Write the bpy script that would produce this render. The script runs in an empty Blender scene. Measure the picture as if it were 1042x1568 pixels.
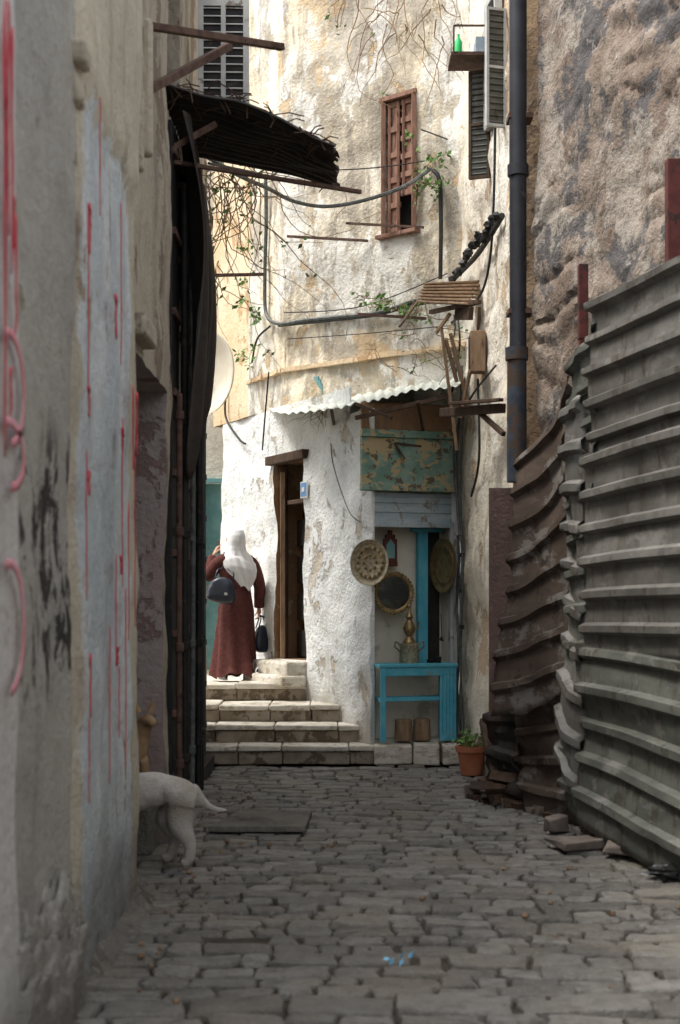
import bpy, math, random
from mathutils import Vector, Matrix, noise
random.seed(7)
F=2170.0; CX=521.0; HY=925.0; CH=1.6
V=Vector
def at(px,py,Y): return V(((px-CX)/F*Y, Y, CH-(py-HY)/F*Y))
def on(px,py,p0,p1,off=0.0):
    k=(px-CX)/F; dx=p1[0]-p0[0]; dy=p1[1]-p0[1]
    t=(k*p0[1]-p0[0])/(dx-k*dy); X=p0[0]+dx*t; Y=p0[1]+dy*t
    n=nrm(p0,p1); return V((X+n.x*off,Y+n.y*off,CH-(py-HY)/F*Y))
def nrm(p0,p1,face=(0.2,8.0)):
    d=V((p1[0]-p0[0],p1[1]-p0[1],0)).normalized(); n=V((d.y,-d.x,0))
    if n.dot(V((face[0]-p0[0],face[1]-p0[1],0)))<0: n=-n
    return n
sc=bpy.context.scene
# ------------------------------------------------------------ materials
class N:
    def __init__(s,name,rough=.9,spec=.25,metal=0):
        s.m=bpy.data.materials.new(name); s.m.use_nodes=True; s.t=s.m.node_tree; s.b=s.t.nodes['Principled BSDF']
        s.b.inputs['Roughness'].default_value=rough; s.b.inputs['Specular IOR Level'].default_value=spec
        s.b.inputs['Metallic'].default_value=metal
        s.tc=s.t.nodes.new('ShaderNodeTexCoord')
    def put(s,sock,v):
        if isinstance(v,bpy.types.NodeSocket): s.t.links.new(v,sock)
        elif isinstance(v,(tuple,list)): sock.default_value=tuple(v)+((1,) if len(v)==3 and sock.type=='RGBA' else ())
        else: sock.default_value=v
    def co(s,scale=(1,1,1),loc=(0,0,0)):
        n=s.t.nodes.new('ShaderNodeMapping'); s.t.links.new(s.tc.outputs['Object'],n.inputs[0])
        n.inputs['Scale'].default_value=scale; n.inputs['Location'].default_value=loc; return n.outputs[0]
    def noise(s,scale,det=6,ro=.6,vec=None,dist=0):
        n=s.t.nodes.new('ShaderNodeTexNoise'); s.put(n.inputs['Vector'],vec or s.tc.outputs['Object'])
        n.inputs['Scale'].default_value=scale; n.inputs['Detail'].default_value=min(det,7 if scale<3 else 4)
        n.inputs['Roughness'].default_value=ro; n.inputs['Distortion'].default_value=dist; return n.outputs['Fac']
    def ramp(s,f,a,b,lo=0.,hi=1.):
        n=s.t.nodes.new('ShaderNodeMapRange'); s.put(n.inputs[0],f); n.interpolation_type='SMOOTHSTEP'
        for i,x in enumerate((a,b,lo,hi)): n.inputs[i+1].default_value=x
        return n.outputs[0]
    def math(s,op,a,b=0.):
        n=s.t.nodes.new('ShaderNodeMath'); n.operation=op; s.put(n.inputs[0],a); s.put(n.inputs[1],b); return n.outputs[0]
    def mix(s,f,a,b,mode='MIX'):
        n=s.t.nodes.new('ShaderNodeMix'); n.data_type='RGBA'; n.blend_type=mode
        s.put(n.inputs[0],f); s.put(n.inputs[6],a); s.put(n.inputs[7],b); return n.outputs[2]
    def axis(s,i):
        n=s.t.nodes.new('ShaderNodeSeparateXYZ'); s.t.links.new(s.tc.outputs['Object'],n.inputs[0]); return n.outputs[i]
    def island(s):
        return s.t.nodes.new('ShaderNodeNewGeometry').outputs['Random Per Island']
    def bump(s,h,strength=.5,dist=.02):
        n=s.t.nodes.new('ShaderNodeBump'); n.inputs['Strength'].default_value=strength; n.inputs['Distance'].default_value=dist
        s.put(n.inputs['Height'],h); s.t.links.new(n.outputs[0],s.b.inputs['Normal'])
    def col(s,c): s.put(s.b.inputs['Base Color'],c); return s.m
def plaster(name,a,b,stain,under,peel=.62,streak=.5,grime=(.12,.11,.1),gz=.7,bump=.6,sc=1.,extra=None,soft=.03):
    n=N(name,.92,.15)
    c=n.mix(n.ramp(n.noise(1.1*sc,9,.62),.36,.66),a,b)
    st=n.noise(1.,7,.65,n.co((5*sc,5*sc,.45*sc)),.3); st2=n.noise(.6*sc,5,.6,n.co((1,1,.6),(7,3,1)))
    sm=n.math('MULTIPLY',n.ramp(st,.45,.7),n.ramp(st2,.38,.62)); c=n.mix(n.math('MULTIPLY',sm,streak),c,stain)
    if extra: c=extra(n,c)
    pf=n.noise(1.9*sc,14,.7,n.co((1,1,.8),(3,5,2)),.2); pm=n.ramp(pf,peel,peel+soft); c=n.mix(n.math('MULTIPLY',pm,.85),c,under)
    fine=n.noise(28,8,.7); c=n.mix(n.ramp(fine,.3,.7,.0,.25),c,stain)
    sp=n.ramp(n.noise(11,4,.6,n.co((1,1,1),(9,1,4))),.64,.7,0,.7); c=n.mix(sp,c,under)
    z=n.math('ADD',n.axis(2),n.math('MULTIPLY',n.noise(2.2,6,.6),-gz*1.2)); gm=n.ramp(z,-gz*.6,gz*.5,.8,0); c=n.mix(gm,c,grime)
    h=n.math('ADD',n.math('MULTIPLY',pm,-.6),n.math('ADD',n.math('MULTIPLY',n.noise(7,8,.6),1.0),n.math('MULTIPLY',fine,.35)))
    n.bump(h,bump,.03); return n.col(c)
def simple(name,a,b,scale=12,rough=.7,metal=0,spec=.3,bump=.2,c3=None,t3=.6,isl=False,stretch=(1,1,1)):
    n=N(name,rough,spec,metal); f=n.noise(scale,6,.6,n.co(stretch)); c=n.mix(n.ramp(f,.35,.65),a,b)
    if isl: c=n.mix(n.island(),c,b)
    if c3: c=n.mix(n.ramp(n.noise(scale*.6,9,.7,n.co(stretch,(4,4,4))),t3,t3+.06),c,c3)
    if bump: n.bump(f,bump,.01)
    return n.col(c)
def blacks(n,c):
    m=n.ramp(n.noise(2.9,10,.74,n.co((1,1.6,1.05),(2,0,8)),.6),.522,.532); z=n.ramp(n.axis(2),2.1,2.4,1,0)
    y=n.ramp(n.axis(1),4.7,4.85); return n.mix(n.math('MULTIPLY',m,n.math('MULTIPLY',z,n.math('MULTIPLY',y,n.ramp(n.axis(2),1.15,1.35,0,1)))),c,(.028,.028,.031))
def bluep(n,c):
    z=n.math('ADD',n.axis(2),n.math('MULTIPLY',n.noise(2.9,8,.65),-.9)); m=n.ramp(z,3.2,3.3,1,0)
    y=n.math('ADD',n.axis(1),n.math('MULTIPLY',n.noise(2.5,8,.65),-.35)); m=n.math('MULTIPLY',m,n.ramp(y,5.72,5.8))
    m=n.math('MULTIPLY',m,n.ramp(y,7.12,7.2,1,0)); m=n.math('MULTIPLY',m,n.ramp(n.noise(6,8,.7,n.co((1,1,.25))),.66,.6,0,1))
    bc=n.mix(n.ramp(n.noise(2,5,.7,n.co((1,1,.4))),.35,.65),(.46,.53,.57),(.66,.71,.73)); return n.mix(n.math('MULTIPLY',m,.95),c,bc)
def ustain(n,c):
    f=n.noise(.7,8,.7,n.co((1.6,1.6,.6),(1.3,0,3.2)),.3)
    c=n.mix(n.ramp(f,.45,.55,0,.8),c,(.4,.36,.3)); g=n.noise(1.1,8,.7,n.co((1,1,.7),(8,2,6)),.3)
    c=n.mix(n.ramp(g,.49,.54,0,.88),c,(.83,.82,.77))
    k=n.noise(2.4,8,.72,n.co((1,1,.3),(3,2,1)),.2); c=n.mix(n.ramp(k,.52,.6,0,.7),c,(.27,.24,.2))
    k=n.noise(1.6,8,.75,n.co((1,1,.6),(13,2,1)),.2); c=n.mix(n.ramp(k,.59,.62,0,.6),c,(.62,.43,.23)); return c
M={}
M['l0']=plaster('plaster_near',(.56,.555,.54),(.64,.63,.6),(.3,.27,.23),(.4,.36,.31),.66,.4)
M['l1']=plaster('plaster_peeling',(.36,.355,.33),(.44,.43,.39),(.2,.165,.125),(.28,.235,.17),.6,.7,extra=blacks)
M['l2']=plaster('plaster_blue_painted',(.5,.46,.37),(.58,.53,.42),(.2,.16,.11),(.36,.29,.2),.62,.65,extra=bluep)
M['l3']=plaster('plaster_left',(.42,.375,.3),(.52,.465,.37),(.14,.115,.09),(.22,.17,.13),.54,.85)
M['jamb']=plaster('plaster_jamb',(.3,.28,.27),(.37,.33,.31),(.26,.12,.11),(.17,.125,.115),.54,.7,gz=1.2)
M['u']=plaster('plaster_ochre',(.8,.7,.52),(.86,.81,.69),(.33,.27,.19),(.55,.4,.23),.6,.85,extra=ustain,gz=.1,bump=.8)
M['uo']=plaster('plaster_orange',(.76,.56,.35),(.8,.67,.49),(.38,.26,.15),(.5,.32,.17),.56,.7,gz=.1)
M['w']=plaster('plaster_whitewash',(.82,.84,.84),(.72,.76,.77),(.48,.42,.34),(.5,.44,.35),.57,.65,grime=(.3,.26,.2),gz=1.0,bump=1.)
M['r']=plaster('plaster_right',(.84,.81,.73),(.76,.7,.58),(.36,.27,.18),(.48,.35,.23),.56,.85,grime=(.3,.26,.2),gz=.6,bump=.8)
M['ro']=plaster('plaster_rust',(.36,.25,.15),(.3,.22,.15),(.1,.07,.05),(.14,.1,.07),.52,.8)
M['pil']=plaster('plaster_mauve',(.17,.115,.1),(.22,.145,.125),(.1,.07,.06),(.28,.2,.16),.62,.5)
M['b']=plaster('plaster_far',(.8,.79,.74),(.75,.72,.63),(.45,.36,.25),(.5,.4,.28),.62,.5,gz=.1)
M['br']=plaster('plaster_brown',(.3,.18,.1),(.24,.145,.085),(.12,.08,.05),(.4,.3,.2),.55,.6,gz=.1)
n=N('rubble_masonry',.95,.1); f1=n.noise(1.6,10,.7,None,.3); c=n.mix(n.ramp(f1,.4,.6),(.19,.145,.115),(.27,.22,.18))
c=n.mix(n.ramp(n.noise(1.6,9,.72,n.co((1,1,1.2),(5,5,5)),.4),.49,.53,0,.8),c,(.085,.088,.095))
c=n.mix(n.ramp(n.noise(1.1,7,.72,n.co((1,1,1),(1,9,5)),.3),.53,.58,0,.8),c,(.35,.31,.265))
c=n.mix(n.ramp(n.noise(20,8,.7),.5,.7,0,.6),c,(.07,.055,.045)); c=n.mix(n.ramp(n.noise(6,8,.75,n.co((1,1,1),(2,2,5))),.62,.67,0,.6),c,(.42,.39,.36))
n.bump(n.math('ADD',n.noise(9,10,.75),n.math('MULTIPLY',n.noise(38,6,.7),.4)),.8,.04)
M['rub']=n.col(c)
n=N('cobble_stone',.58,.35); c=n.mix(n.island(),(.115,.108,.096),(.235,.225,.205)); c=n.mix(n.ramp(n.noise(9,8,.7),.4,.7,0,.65),c,(.075,.066,.055))
c=n.mix(n.ramp(n.noise(1.3,6,.6),.46,.62,0,.55),c,(.19,.165,.13)); c=n.mix(n.ramp(n.noise(50,4,.7),.55,.66,0,.4),c,(.32,.31,.285))
n.bump(n.math('ADD',n.noise(14,8,.7),n.math('MULTIPLY',n.noise(70,5,.6),.3)),1.,.025); M['cob']=n.col(c)
n=N('packed_dirt',.97,.1); c=n.mix(n.ramp(n.noise(5,9,.7),.35,.65),(.045,.038,.03),(.085,.073,.058)); n.bump(n.noise(25,8,.7),.8,.02); M['dirt']=n.col(c)
n=N('dusty_cement',.95,.1); c=n.mix(n.ramp(n.noise(2.9,9,.7),.35,.65),(.13,.12,.105),(.2,.185,.16)); c=n.mix(n.ramp(n.noise(1.7,6,.7,n.co((1,1,1),(3,3,3))),.5,.62,0,.8),c,(.07,.062,.052)); c=n.mix(n.ramp(n.noise(22,6,.7),.58,.66,0,.6),c,(.27,.25,.22)); n.bump(n.noise(12,8,.75),1.,.04); M['cem']=n.col(c)
n=N('step_stone',.85,.2); c=n.mix(n.ramp(n.noise(4,9,.65),.35,.65),(.5,.46,.38),(.64,.6,.53)); c=n.mix(n.ramp(n.noise(7,8,.7,n.co((1,1,2),(3,3,3))),.5,.64,0,.75),c,(.27,.22,.16)); n.bump(n.noise(18,8,.7),.7,.02); M['step']=n.col(c)
M['stepshade']=simple('step_stone_shaded',(.22,.18,.13),(.34,.29,.23),6,.9,c3=(.13,.1,.07),t3=.52)  # step stone darkened for the risers; their shade is put into the colour
def metal(name,a,b,rust,t=.55,ro=.55,me=.35,st=False):
    n=N(name,ro,.4,me); c=n.mix(n.ramp(n.noise(2.9,8,.65,n.co((1,1,3))),.35,.65),a,b)
    r=n.ramp(n.noise(4,10,.75,n.co((1.5,1.5,.8),(2,7,1)),.3),t,t+.07); c=n.mix(n.math('MULTIPLY',r,.8),c,rust)
    if st:
        q=n.noise(1.2,8,.7,n.co((5,5,.5),(4,4,1)),.2); c=n.mix(n.ramp(q,.52,.64,0,.5),c,(.06,.04,.028))
        q=n.noise(2.3,8,.72,n.co((1,1,1.6),(9,4,1)),.2); c=n.mix(n.ramp(q,.54,.6,0,.5),c,(.24,.23,.21))
    c=n.mix(n.ramp(n.noise(30,5,.7),.55,.7,0,.35),c,rust); n.bump(n.noise(12,7,.6),.25,.01); return n.col(c)
M['fen']=metal('fence_metal_grey',(.1,.097,.088),(.15,.143,.13),(.06,.045,.034),.57,.6,.15,True)
M['feng']=metal('fence_metal_green',(.085,.09,.078),(.13,.135,.115),(.055,.045,.033),.55,.6,.15,True)
M['fenb']=metal('fence_metal_rusty',(.06,.042,.032),(.095,.068,.052),(.035,.023,.017),.55,.75,.1,True)
M['awn']=metal('tin_black',(.018,.016,.015),(.034,.028,.026),(.04,.025,.018),.5,.75,.1)
M['tin']=metal('tin_pale',(.5,.55,.5),(.62,.65,.6),(.4,.28,.17),.56,.5,.1)
M['galv']=metal('galvanised_blue',(.3,.38,.43),(.42,.49,.52),(.22,.18,.13),.58,.45,.3)
M['rust']=simple('rusty_iron',(.08,.045,.036),(.13,.08,.058),14,.85,.1,c3=(.035,.022,.018))
M['redr']=simple('red_oxide_steel',(.075,.018,.016),(.11,.03,.025),10,.75,.0,c3=(.035,.018,.015),t3=.52)
M['pipe']=simple('drain_pipe_dark',(.009,.01,.014),(.02,.022,.03),5,.55,0,spec=.4,c3=(.05,.046,.045),t3=.62)
M['pipeb']=simple('drain_pipe_grey',(.025,.033,.046),(.05,.062,.08),6,.6,0,c3=(.06,.04,.03),t3=.52)
M['blk']=simple('black_iron',(.01,.01,.011),(.024,.021,.019),8,.6,.1,c3=(.05,.037,.03),t3=.6)
M['cab']=simple('cable_black',(.015,.015,.015),(.03,.03,.03),20,.6)
M['cabg']=simple('cable_grey',(.06,.065,.065),(.12,.13,.125),20,.6)
M['wood']=simple('weathered_wood',(.2,.13,.08),(.3,.2,.125),8,.85,c3=(.09,.06,.04),stretch=(3,3,.6))
M['woodr']=simple('shutter_wood_red',(.2,.105,.075),(.3,.17,.12),8,.8,c3=(.12,.07,.05),t3=.55,stretch=(3,3,.6))
M['woodd']=simple('dark_wood',(.05,.03,.02),(.09,.055,.035),8,.8,stretch=(3,3,.6))
M['twig']=simple('dry_twig',(.17,.11,.07),(.3,.21,.13),20,.9)
M['leaf']=simple('leaf_green',(.05,.14,.03),(.13,.25,.06),8,.6,isl=True,bump=0)
M['blue']=simple('blue_paint',(.07,.37,.5),(.13,.45,.56),6,.55,c3=(.2,.28,.28),t3=.6)
M['blued']=simple('teal_paint',(.14,.31,.32),(.2,.38,.38),6,.6,c3=(.4,.42,.38),t3=.6)
n=N('sign_paint_weathered',.8,.2); c=n.mix(n.ramp(n.noise(5,9,.65),.35,.65),(.13,.23,.18),(.23,.33,.27)); c=n.mix(n.ramp(n.noise(4.5,10,.75,n.co((1,1,1.6),(6,1,3)),.4),.53,.56),c,(.4,.32,.18)); c=n.mix(n.ramp(n.noise(9,8,.7,n.co((1,1,1),(1,6,1))),.56,.6),c,(.13,.1,.07)); n.bump(n.noise(8,8,.7),.6,.02); M['sign']=n.col(c)
M['cream']=simple('cream_panel',(.66,.61,.5),(.76,.71,.61),2.9,.8,c3=(.5,.43,.33),t3=.58)
M['brass']=simple('brass',(.36,.26,.12),(.2,.14,.07),18,.45,.6,bump=.6)
M['brassd']=simple('engraved_tray',(.5,.43,.3),(.3,.25,.16),30,.5,.4,bump=.6)
M['mirror']=simple('mirror_glass',(.2,.22,.23),(.12,.14,.15),4,.12,.9,bump=0)
M['dkred']=simple('carved_red_wood',(.09,.025,.02),(.13,.04,.03),20,.6)
M['terra']=simple('terracotta',(.36,.115,.06),(.44,.17,.09),8,.8)
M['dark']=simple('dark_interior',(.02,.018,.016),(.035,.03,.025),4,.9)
M['white']=simple('white_paint',(.75,.75,.73),(.68,.67,.63),6,.6,c3=(.45,.4,.33),t3=.66)
M['grey']=simple('grey_paint',(.4,.4,.39),(.5,.5,.47),6,.7,c3=(.2,.17,.14),t3=.58)
M['plate']=simple('enamel_blue',(.1,.28,.55),(.14,.32,.6),6,.4)
M['redp']=simple('red_paint',(.5,.03,.06),(.55,.09,.11),9,.6)
M['pinkp']=simple('pink_spray',(.6,.22,.26),(.62,.32,.35),9,.8)
M['robe']=simple('robe_cloth',(.085,.03,.028),(.115,.045,.04),30,.9,spec=.1,bump=.3)
M['scarf']=simple('scarf_cloth',(.8,.8,.8),(.74,.75,.76),30,.9,bump=.2)
M['skin']=simple('skin',(.5,.29,.2),(.56,.34,.24),15,.55,bump=.05)
M['leath']=simple('bag_leather',(.01,.015,.03),(.02,.026,.04),20,.4,spec=.5)
M['shoe']=simple('shoe_grey',(.5,.5,.48),(.4,.4,.39),20,.7)
n=N('fur_white',.95,.05); f=n.noise(60,4,.7,n.co((1,1,3))); c=n.mix(n.ramp(n.noise(4,4,.6),.4,.65),(.72,.69,.64),(.5,.45,.38)); c=n.mix(n.ramp(f,.4,.7,0,.4),c,(.38,.33,.27)); n.bump(f,1.,.015); M['furw']=n.col(c)
M['furb']=simple('fur_tan',(.28,.18,.1),(.36,.25,.15),12,.95,spec=.05,bump=.6)
M['bottle']=simple('green_bottle',(.03,.5,.12),(.05,.6,.2),5,.3)
M['scrap']=simple('blue_wrapper',(.15,.5,.75),(.3,.6,.8),20,.4)
M['black']=simple('black_plastic',(.012,.012,.012),(.02,.02,.02),5,.3,spec=.5)
M['bagw']=simple('plastic_white',(.7,.7,.7),(.6,.6,.6),9,.3)
M['stone']=simple('loose_stone',(.12,.1,.085),(.2,.165,.14),8,.95,bump=.8)
# ------------------------------------------------------------ mesh builder
def group(name,loc=(0,0,0)):
    e=bpy.data.objects.new(name,None); e.location=loc; e.empty_display_size=.2; sc.collection.objects.link(e); return e
def attach(o,e):
    if e: o.parent=e; o.matrix_parent_inverse=Matrix.Translation(-V(e.location))
class MB:
    def __init__(s): s.v=[]; s.f=[]; s.m=[]
    def add(s,vs,fs,mi=0):
        k=len(s.v); s.v+= [tuple(v) for v in vs]; s.f+=[tuple(i+k for i in f) for f in fs]; s.m+=[mi]*len(fs)
    def box(s,c,size,mi=0,R=None,jit=0):
        c=V(c); vs=[]
        for z in(-.5,.5):
            for x,y in((-.5,-.5),(.5,-.5),(.5,.5),(-.5,.5)):
                p=V((x*size[0],y*size[1],z*size[2]))
                if jit: p+=V([random.uniform(-jit,jit) for _ in range(3)])
                vs.append(c+(R@p if R else p))
        s.add(vs,[(0,3,2,1),(4,5,6,7),(0,1,5,4),(1,2,6,5),(2,3,7,6),(3,0,4,7)],mi)
    def beam(s,p0,p1,w,h,mi=0,up=V((0,0,1))):
        p0=V(p0);p1=V(p1); d=(p1-p0); L=d.length; d.normalize()
        if abs(d.dot(up))>.98: up=V((0,1,0))
        r=d.cross(up).normalized(); u=r.cross(d); R=Matrix((d,r,u)).transposed(); s.box((p0+p1)/2,(L,w,h),mi,R)
    def tube(s,pts,r,n=8,mi=0):
        pts=[V(p) for p in pts]; k=len(pts); rs=list(r) if isinstance(r,(list,tuple)) else [r]*k; vs=[]; fs=[]; pr=None
        if len(rs)!=k:
            m=len(rs)-1; rs=[rs[min(int(i*m/(k-1)),m-1)]*(1-(i*m/(k-1)-min(int(i*m/(k-1)),m-1)))+rs[min(int(i*m/(k-1)),m-1)+1]*(i*m/(k-1)-min(int(i*m/(k-1)),m-1)) for i in range(k)]
        for i,p in enumerate(pts):
            d=(pts[min(i+1,k-1)]-pts[max(i-1,0)]).normalized()
            if pr is None: a=d.orthogonal().normalized()
            else:
                a=pr-d*pr.dot(d); a=a.normalized() if a.length>1e-5 else d.orthogonal().normalized()
            pr=a; b=d.cross(a)
            for j in range(n):
                t=2*math.pi*j/n; vs.append(p+(a*math.cos(t)+b*math.sin(t))*rs[i])
        for i in range(k-1):
            for j in range(n): fs.append((i*n+j,i*n+(j+1)%n,(i+1)*n+(j+1)%n,(i+1)*n+j))
        fs.append(tuple(range(n))[::-1]); fs.append(tuple((k-1)*n+j for j in range(n))); s.add(vs,fs,mi)
    def lathe(s,prof,loc,n=24,mi=0,R=None,sc3=(1,1,1)):
        loc=V(loc); vs=[]; fs=[]
        for r,z in prof:
            for j in range(n):
                t=2*math.pi*j/n; p=V((r*math.cos(t)*sc3[0],r*math.sin(t)*sc3[1],z*sc3[2])); vs.append(loc+(R@p if R else p))
        k=len(prof)
        for i in range(k-1):
            for j in range(n): fs.append((i*n+j,i*n+(j+1)%n,(i+1)*n+(j+1)%n,(i+1)*n+j))
        if prof[0][0]>1e-4: fs.append(tuple(range(n))[::-1])
        if prof[-1][0]>1e-4: fs.append(tuple((k-1)*n+j for j in range(n)))
        s.add(vs,fs,mi)
    def grid(s,fn,nu,nv,mi=0,wrap=False):
        vs=[fn(i/nu,j/nv) for j in range(nv+1) for i in range(nu+(0 if wrap else 1))]; w=nu if wrap else nu+1
        fs=[(j*w+i,j*w+(i+1)%w,(j+1)*w+(i+1)%w,(j+1)*w+i) for j in range(nv) for i in range(nu)]; s.add(vs,fs,mi)
    def leaf(s,p,r,mi=0):
        d=V((random.gauss(0,1),random.gauss(0,1),random.gauss(0,1)-.4)).normalized(); a=d.orthogonal().normalized(); b=d.cross(a)
        p=V(p); s.add([p,p+a*r*.5+b*r*.35,p+a*r*1.2+d*r*.15,p+a*r*.5-b*r*.35],[(0,1,2,3)],mi)
    def done(s,name,mats,parent=None,smooth=True,bevel=0,solid=0,sub=0,ang=.7,fix=True):
        me=bpy.data.meshes.new(name); me.from_pydata(s.v,[],s.f)
        for m in mats: me.materials.append(M[m])
        for i,p in enumerate(me.polygons): p.material_index=s.m[i]; p.use_smooth=smooth
        if fix:
            import bmesh
            b=bmesh.new(); b.from_mesh(me); bmesh.ops.recalc_face_normals(b,faces=b.faces); b.to_mesh(me); b.free()
        if smooth and not sub: me.set_sharp_from_angle(angle=ang)
        o=bpy.data.objects.new(name,me); sc.collection.objects.link(o); attach(o,parent)
        if solid: q=o.modifiers.new('so','SOLIDIFY'); q.thickness=solid; q.offset=0
        if bevel: q=o.modifiers.new('be','BEVEL'); q.width=bevel; q.segments=2; q.limit_method='ANGLE'
        if sub: q=o.modifiers.new('su','SUBSURF'); q.levels=sub; q.render_levels=sub
        return o
def nz(p,f,seed=0): return noise.noise(V((p[0]*f+seed,p[1]*f+seed*.7,p[2]*f-seed)))
def wall(name,p0,p1,z0,z1,mats,openings=(),step=.12,amp=.015,thick=.4,parent=None,fn=None,face=(.2,8.),n=None,back=True):
    d=V((p1[0]-p0[0],p1[1]-p0[1],0)); L=d.length; d.normalize(); n=n or nrm(p0,p1,face); mb=MB()
    def lines(a,b,ed):
        k=max(1,int((b-a)/step)); r=[a+(b-a)*i/k for i in range(k+1)]
        r=[x for x in r if x in(a,b) or all(abs(x-e)>step*.35 for e in ed)]; return sorted(set(r+[e for e in ed if a<e<b]))
    us=lines(0,L,[e for o in openings for e in o[:2]]); zs=lines(z0,z1,[e for o in openings for e in o[2:4]])
    P={}; vs=[]
    for j,z in enumerate(zs):
        for i,u in enumerate(us):
            p=V((p0[0],p0[1],z))+d*u; q=fn(p,u,z) if fn else amp*(nz(p,1.3)*1.6+nz(p,4,3)*.7+nz(p,10,5)*.3)
            P[i,j]=len(vs); vs.append(p+n*q)
    fs=[];ms=[]
    def inside(u,z): return any(o[0]<u<o[1] and o[2]<z<o[3] for o in openings)
    for j in range(len(zs)-1):
        for i in range(len(us)-1):
            if not inside((us[i]+us[i+1])/2,(zs[j]+zs[j+1])/2): fs.append((P[i,j],P[i+1,j],P[i+1,j+1],P[i,j+1])); ms.append(0)
    for o in openings:
        u0,u1,za,zb,dep,mi=o[:6]; I=[i for i,u in enumerate(us) if u0<=u<=u1]; J=[j for j,z in enumerate(zs) if za<=z<=zb]
        loop=[(i,J[0]) for i in I]+[(I[-1],j) for j in J[1:]]+[(i,J[-1]) for i in I[::-1][1:]]+[(I[0],j) for j in J[::-1][1:-1]]
        bk=[]
        for (i,j) in loop: bk.append(len(vs)); vs.append(V((p0[0],p0[1],zs[j]))+d*us[i]-n*dep)
        for k in range(len(loop)):
            k2=(k+1)%len(loop); fs.append((P[loop[k]],P[loop[k2]],bk[k2],bk[k])); ms.append(o[6] if len(o)>6 else 0)
        fs.append(tuple(bk)); ms.append(mi)
    nu,nv=len(us)-1,len(zs)-1
    per=[(0,j) for j in range(nv+1)]+[(i,nv) for i in range(1,nu+1)]+[(nu,j) for j in range(nv-1,-1,-1)]
    bk=[]
    for(i,j) in per: bk.append(len(vs)); vs.append(V((p0[0],p0[1],zs[j]))+d*us[i]-n*thick)
    for k in range(len(per)-1): fs.append((P[per[k]],P[per[k+1]],bk[k+1],bk[k])); ms.append(0)
    if back: fs.append(tuple(bk)); ms.append(0)
    mb.v=[tuple(v) for v in vs]; mb.f=fs; mb.m=ms
    return mb.done(name,mats,parent,ang=.6)
def uof(p,p0): return math.hypot(p[0]-p0[0],p[1]-p0[1])
# ------------------------------------------------------------ plan
PU0=(1.3,14.396); PU1=(-.635,16.03)
PW0=(.315,14.17); PW1=(-1.47,17.67)
PS0=(.3,14.25); PS1=(1.22,14.55)
PR0=(1.5,12.3); PR1=(1.2,14.58)
# ------------------------------------------------------------ ground
g=MB(); g.grid(lambda u,v:V((-60+120*u,-40+160*v,-.026)),20,20); g.done('ground',['dirt'])
def groundz(x,y): return .014*nz((x,y,0),.7)
g=MB()
def stone(cx,cy,w,h,ang):
    z=groundz(cx,cy)+random.uniform(-.01,.01); tx=random.uniform(-.045,.045); ty=random.uniform(-.06,.04)
    vs=[]; cw=w/2; ch=h/2; ca,sa=math.cos(ang),math.sin(ang); c=min(cw,ch)*random.uniform(.1,.3)
    base=[(-cw+c,-ch),(-cw*.3,-ch),(cw*.35,-ch),(cw-c,-ch),(cw,-ch+c),(cw,0),(cw,ch-c),(cw-c,ch),(cw*.3,ch),(-cw*.3,ch),(-cw+c,ch),(-cw,ch-c),(-cw,0),(-cw,-ch+c)]
    j=.015; base=[(x+random.uniform(-j,j),y+random.uniform(-j,j)*.8) for x,y in base]; n=len(base)
    for k,(ins,dz) in enumerate(((-.004,-.06),(.0,-.014),(.005,-.004),(.014,.0))):
        for x,y in base:
            x2=x*(1-ins/cw); y2=y*(1-ins/ch); dd=dz+(random.uniform(-.003,.003) if k==3 else 0)
            vs.append((cx+x2*ca-y2*sa,cy+x2*sa+y2*ca,z+dd+x2*tx+y2*ty))
    for x,y in base:
        x2=x*.5;y2=y*.5; vs.append((cx+x2*ca-y2*sa,cy+x2*sa+y2*ca,z+random.uniform(-.003,.003)+x2*tx+y2*ty))
    vs.append((cx,cy,z+random.uniform(-.003,.003))); fs=[]
    for k in range(4):
        for j in range(n): fs.append((k*n+j,k*n+(j+1)%n,(k+1)*n+(j+1)%n,(k+1)*n+j))
    for j in range(n): fs.append((4*n+j,4*n+(j+1)%n,5*n))
    g.add(vs,fs)
y=2.2
while y<14.1:
    big=5.3<y<5.6; h=random.uniform(.14,.21) if not big else .26
    x=-1.3+random.uniform(0,.1)
    while x<2.9:
        w=random.choice([random.uniform(.13,.24),random.uniform(.2,.38)]) if not big else random.uniform(.3,.6)
        cy=y+h/2+.09*math.sin(x*1.1+y*.3)+.04*nz((x,y,0),1.4)+random.uniform(-.012,.012)
        if cy<14.08 and random.random()>.015: stone(x+w/2,cy,w-random.uniform(.006,.022),h-random.uniform(.012,.038),random.uniform(-.06,.06)+.1*math.cos(x*1.1+y*.3))
        x+=w
    y+=h
g.done('cobblestone_road',['cob'],ang=.7)
g=MB()
def bank(u,v):
    Y=1.5+6.4*v; wv=.13+.12*nz((0,Y,0),1.1)+.06*nz((0,Y,0),4)+.02*nz((0,Y,0),14); x=-1.14+(wv+.09)*u; p=(x,Y,0)
    return V((x,Y,-.035+ (.17+.08*nz(p,1.5))*(1-u)**1.6+.05*nz(p,5)*(1-.7*u)+.02*nz(p,17)))
g.grid(bank,16,260); g.done('cement_bank',['cem'])
g=MB()
pts=[(-.92,9.85),(-.24,9.86),(-.21,10.6),(-.74,10.72)]
g.add([(x,y,.012) for x,y in pts]+[(x,y,.055) for x,y in pts],[(3,2,1,0),(4,5,6,7),(0,1,5,4),(1,2,6,5),(2,3,7,6),(3,0,4,7)]); g.done('stone_slab',['cem'],bevel=.008,smooth=False)
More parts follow.
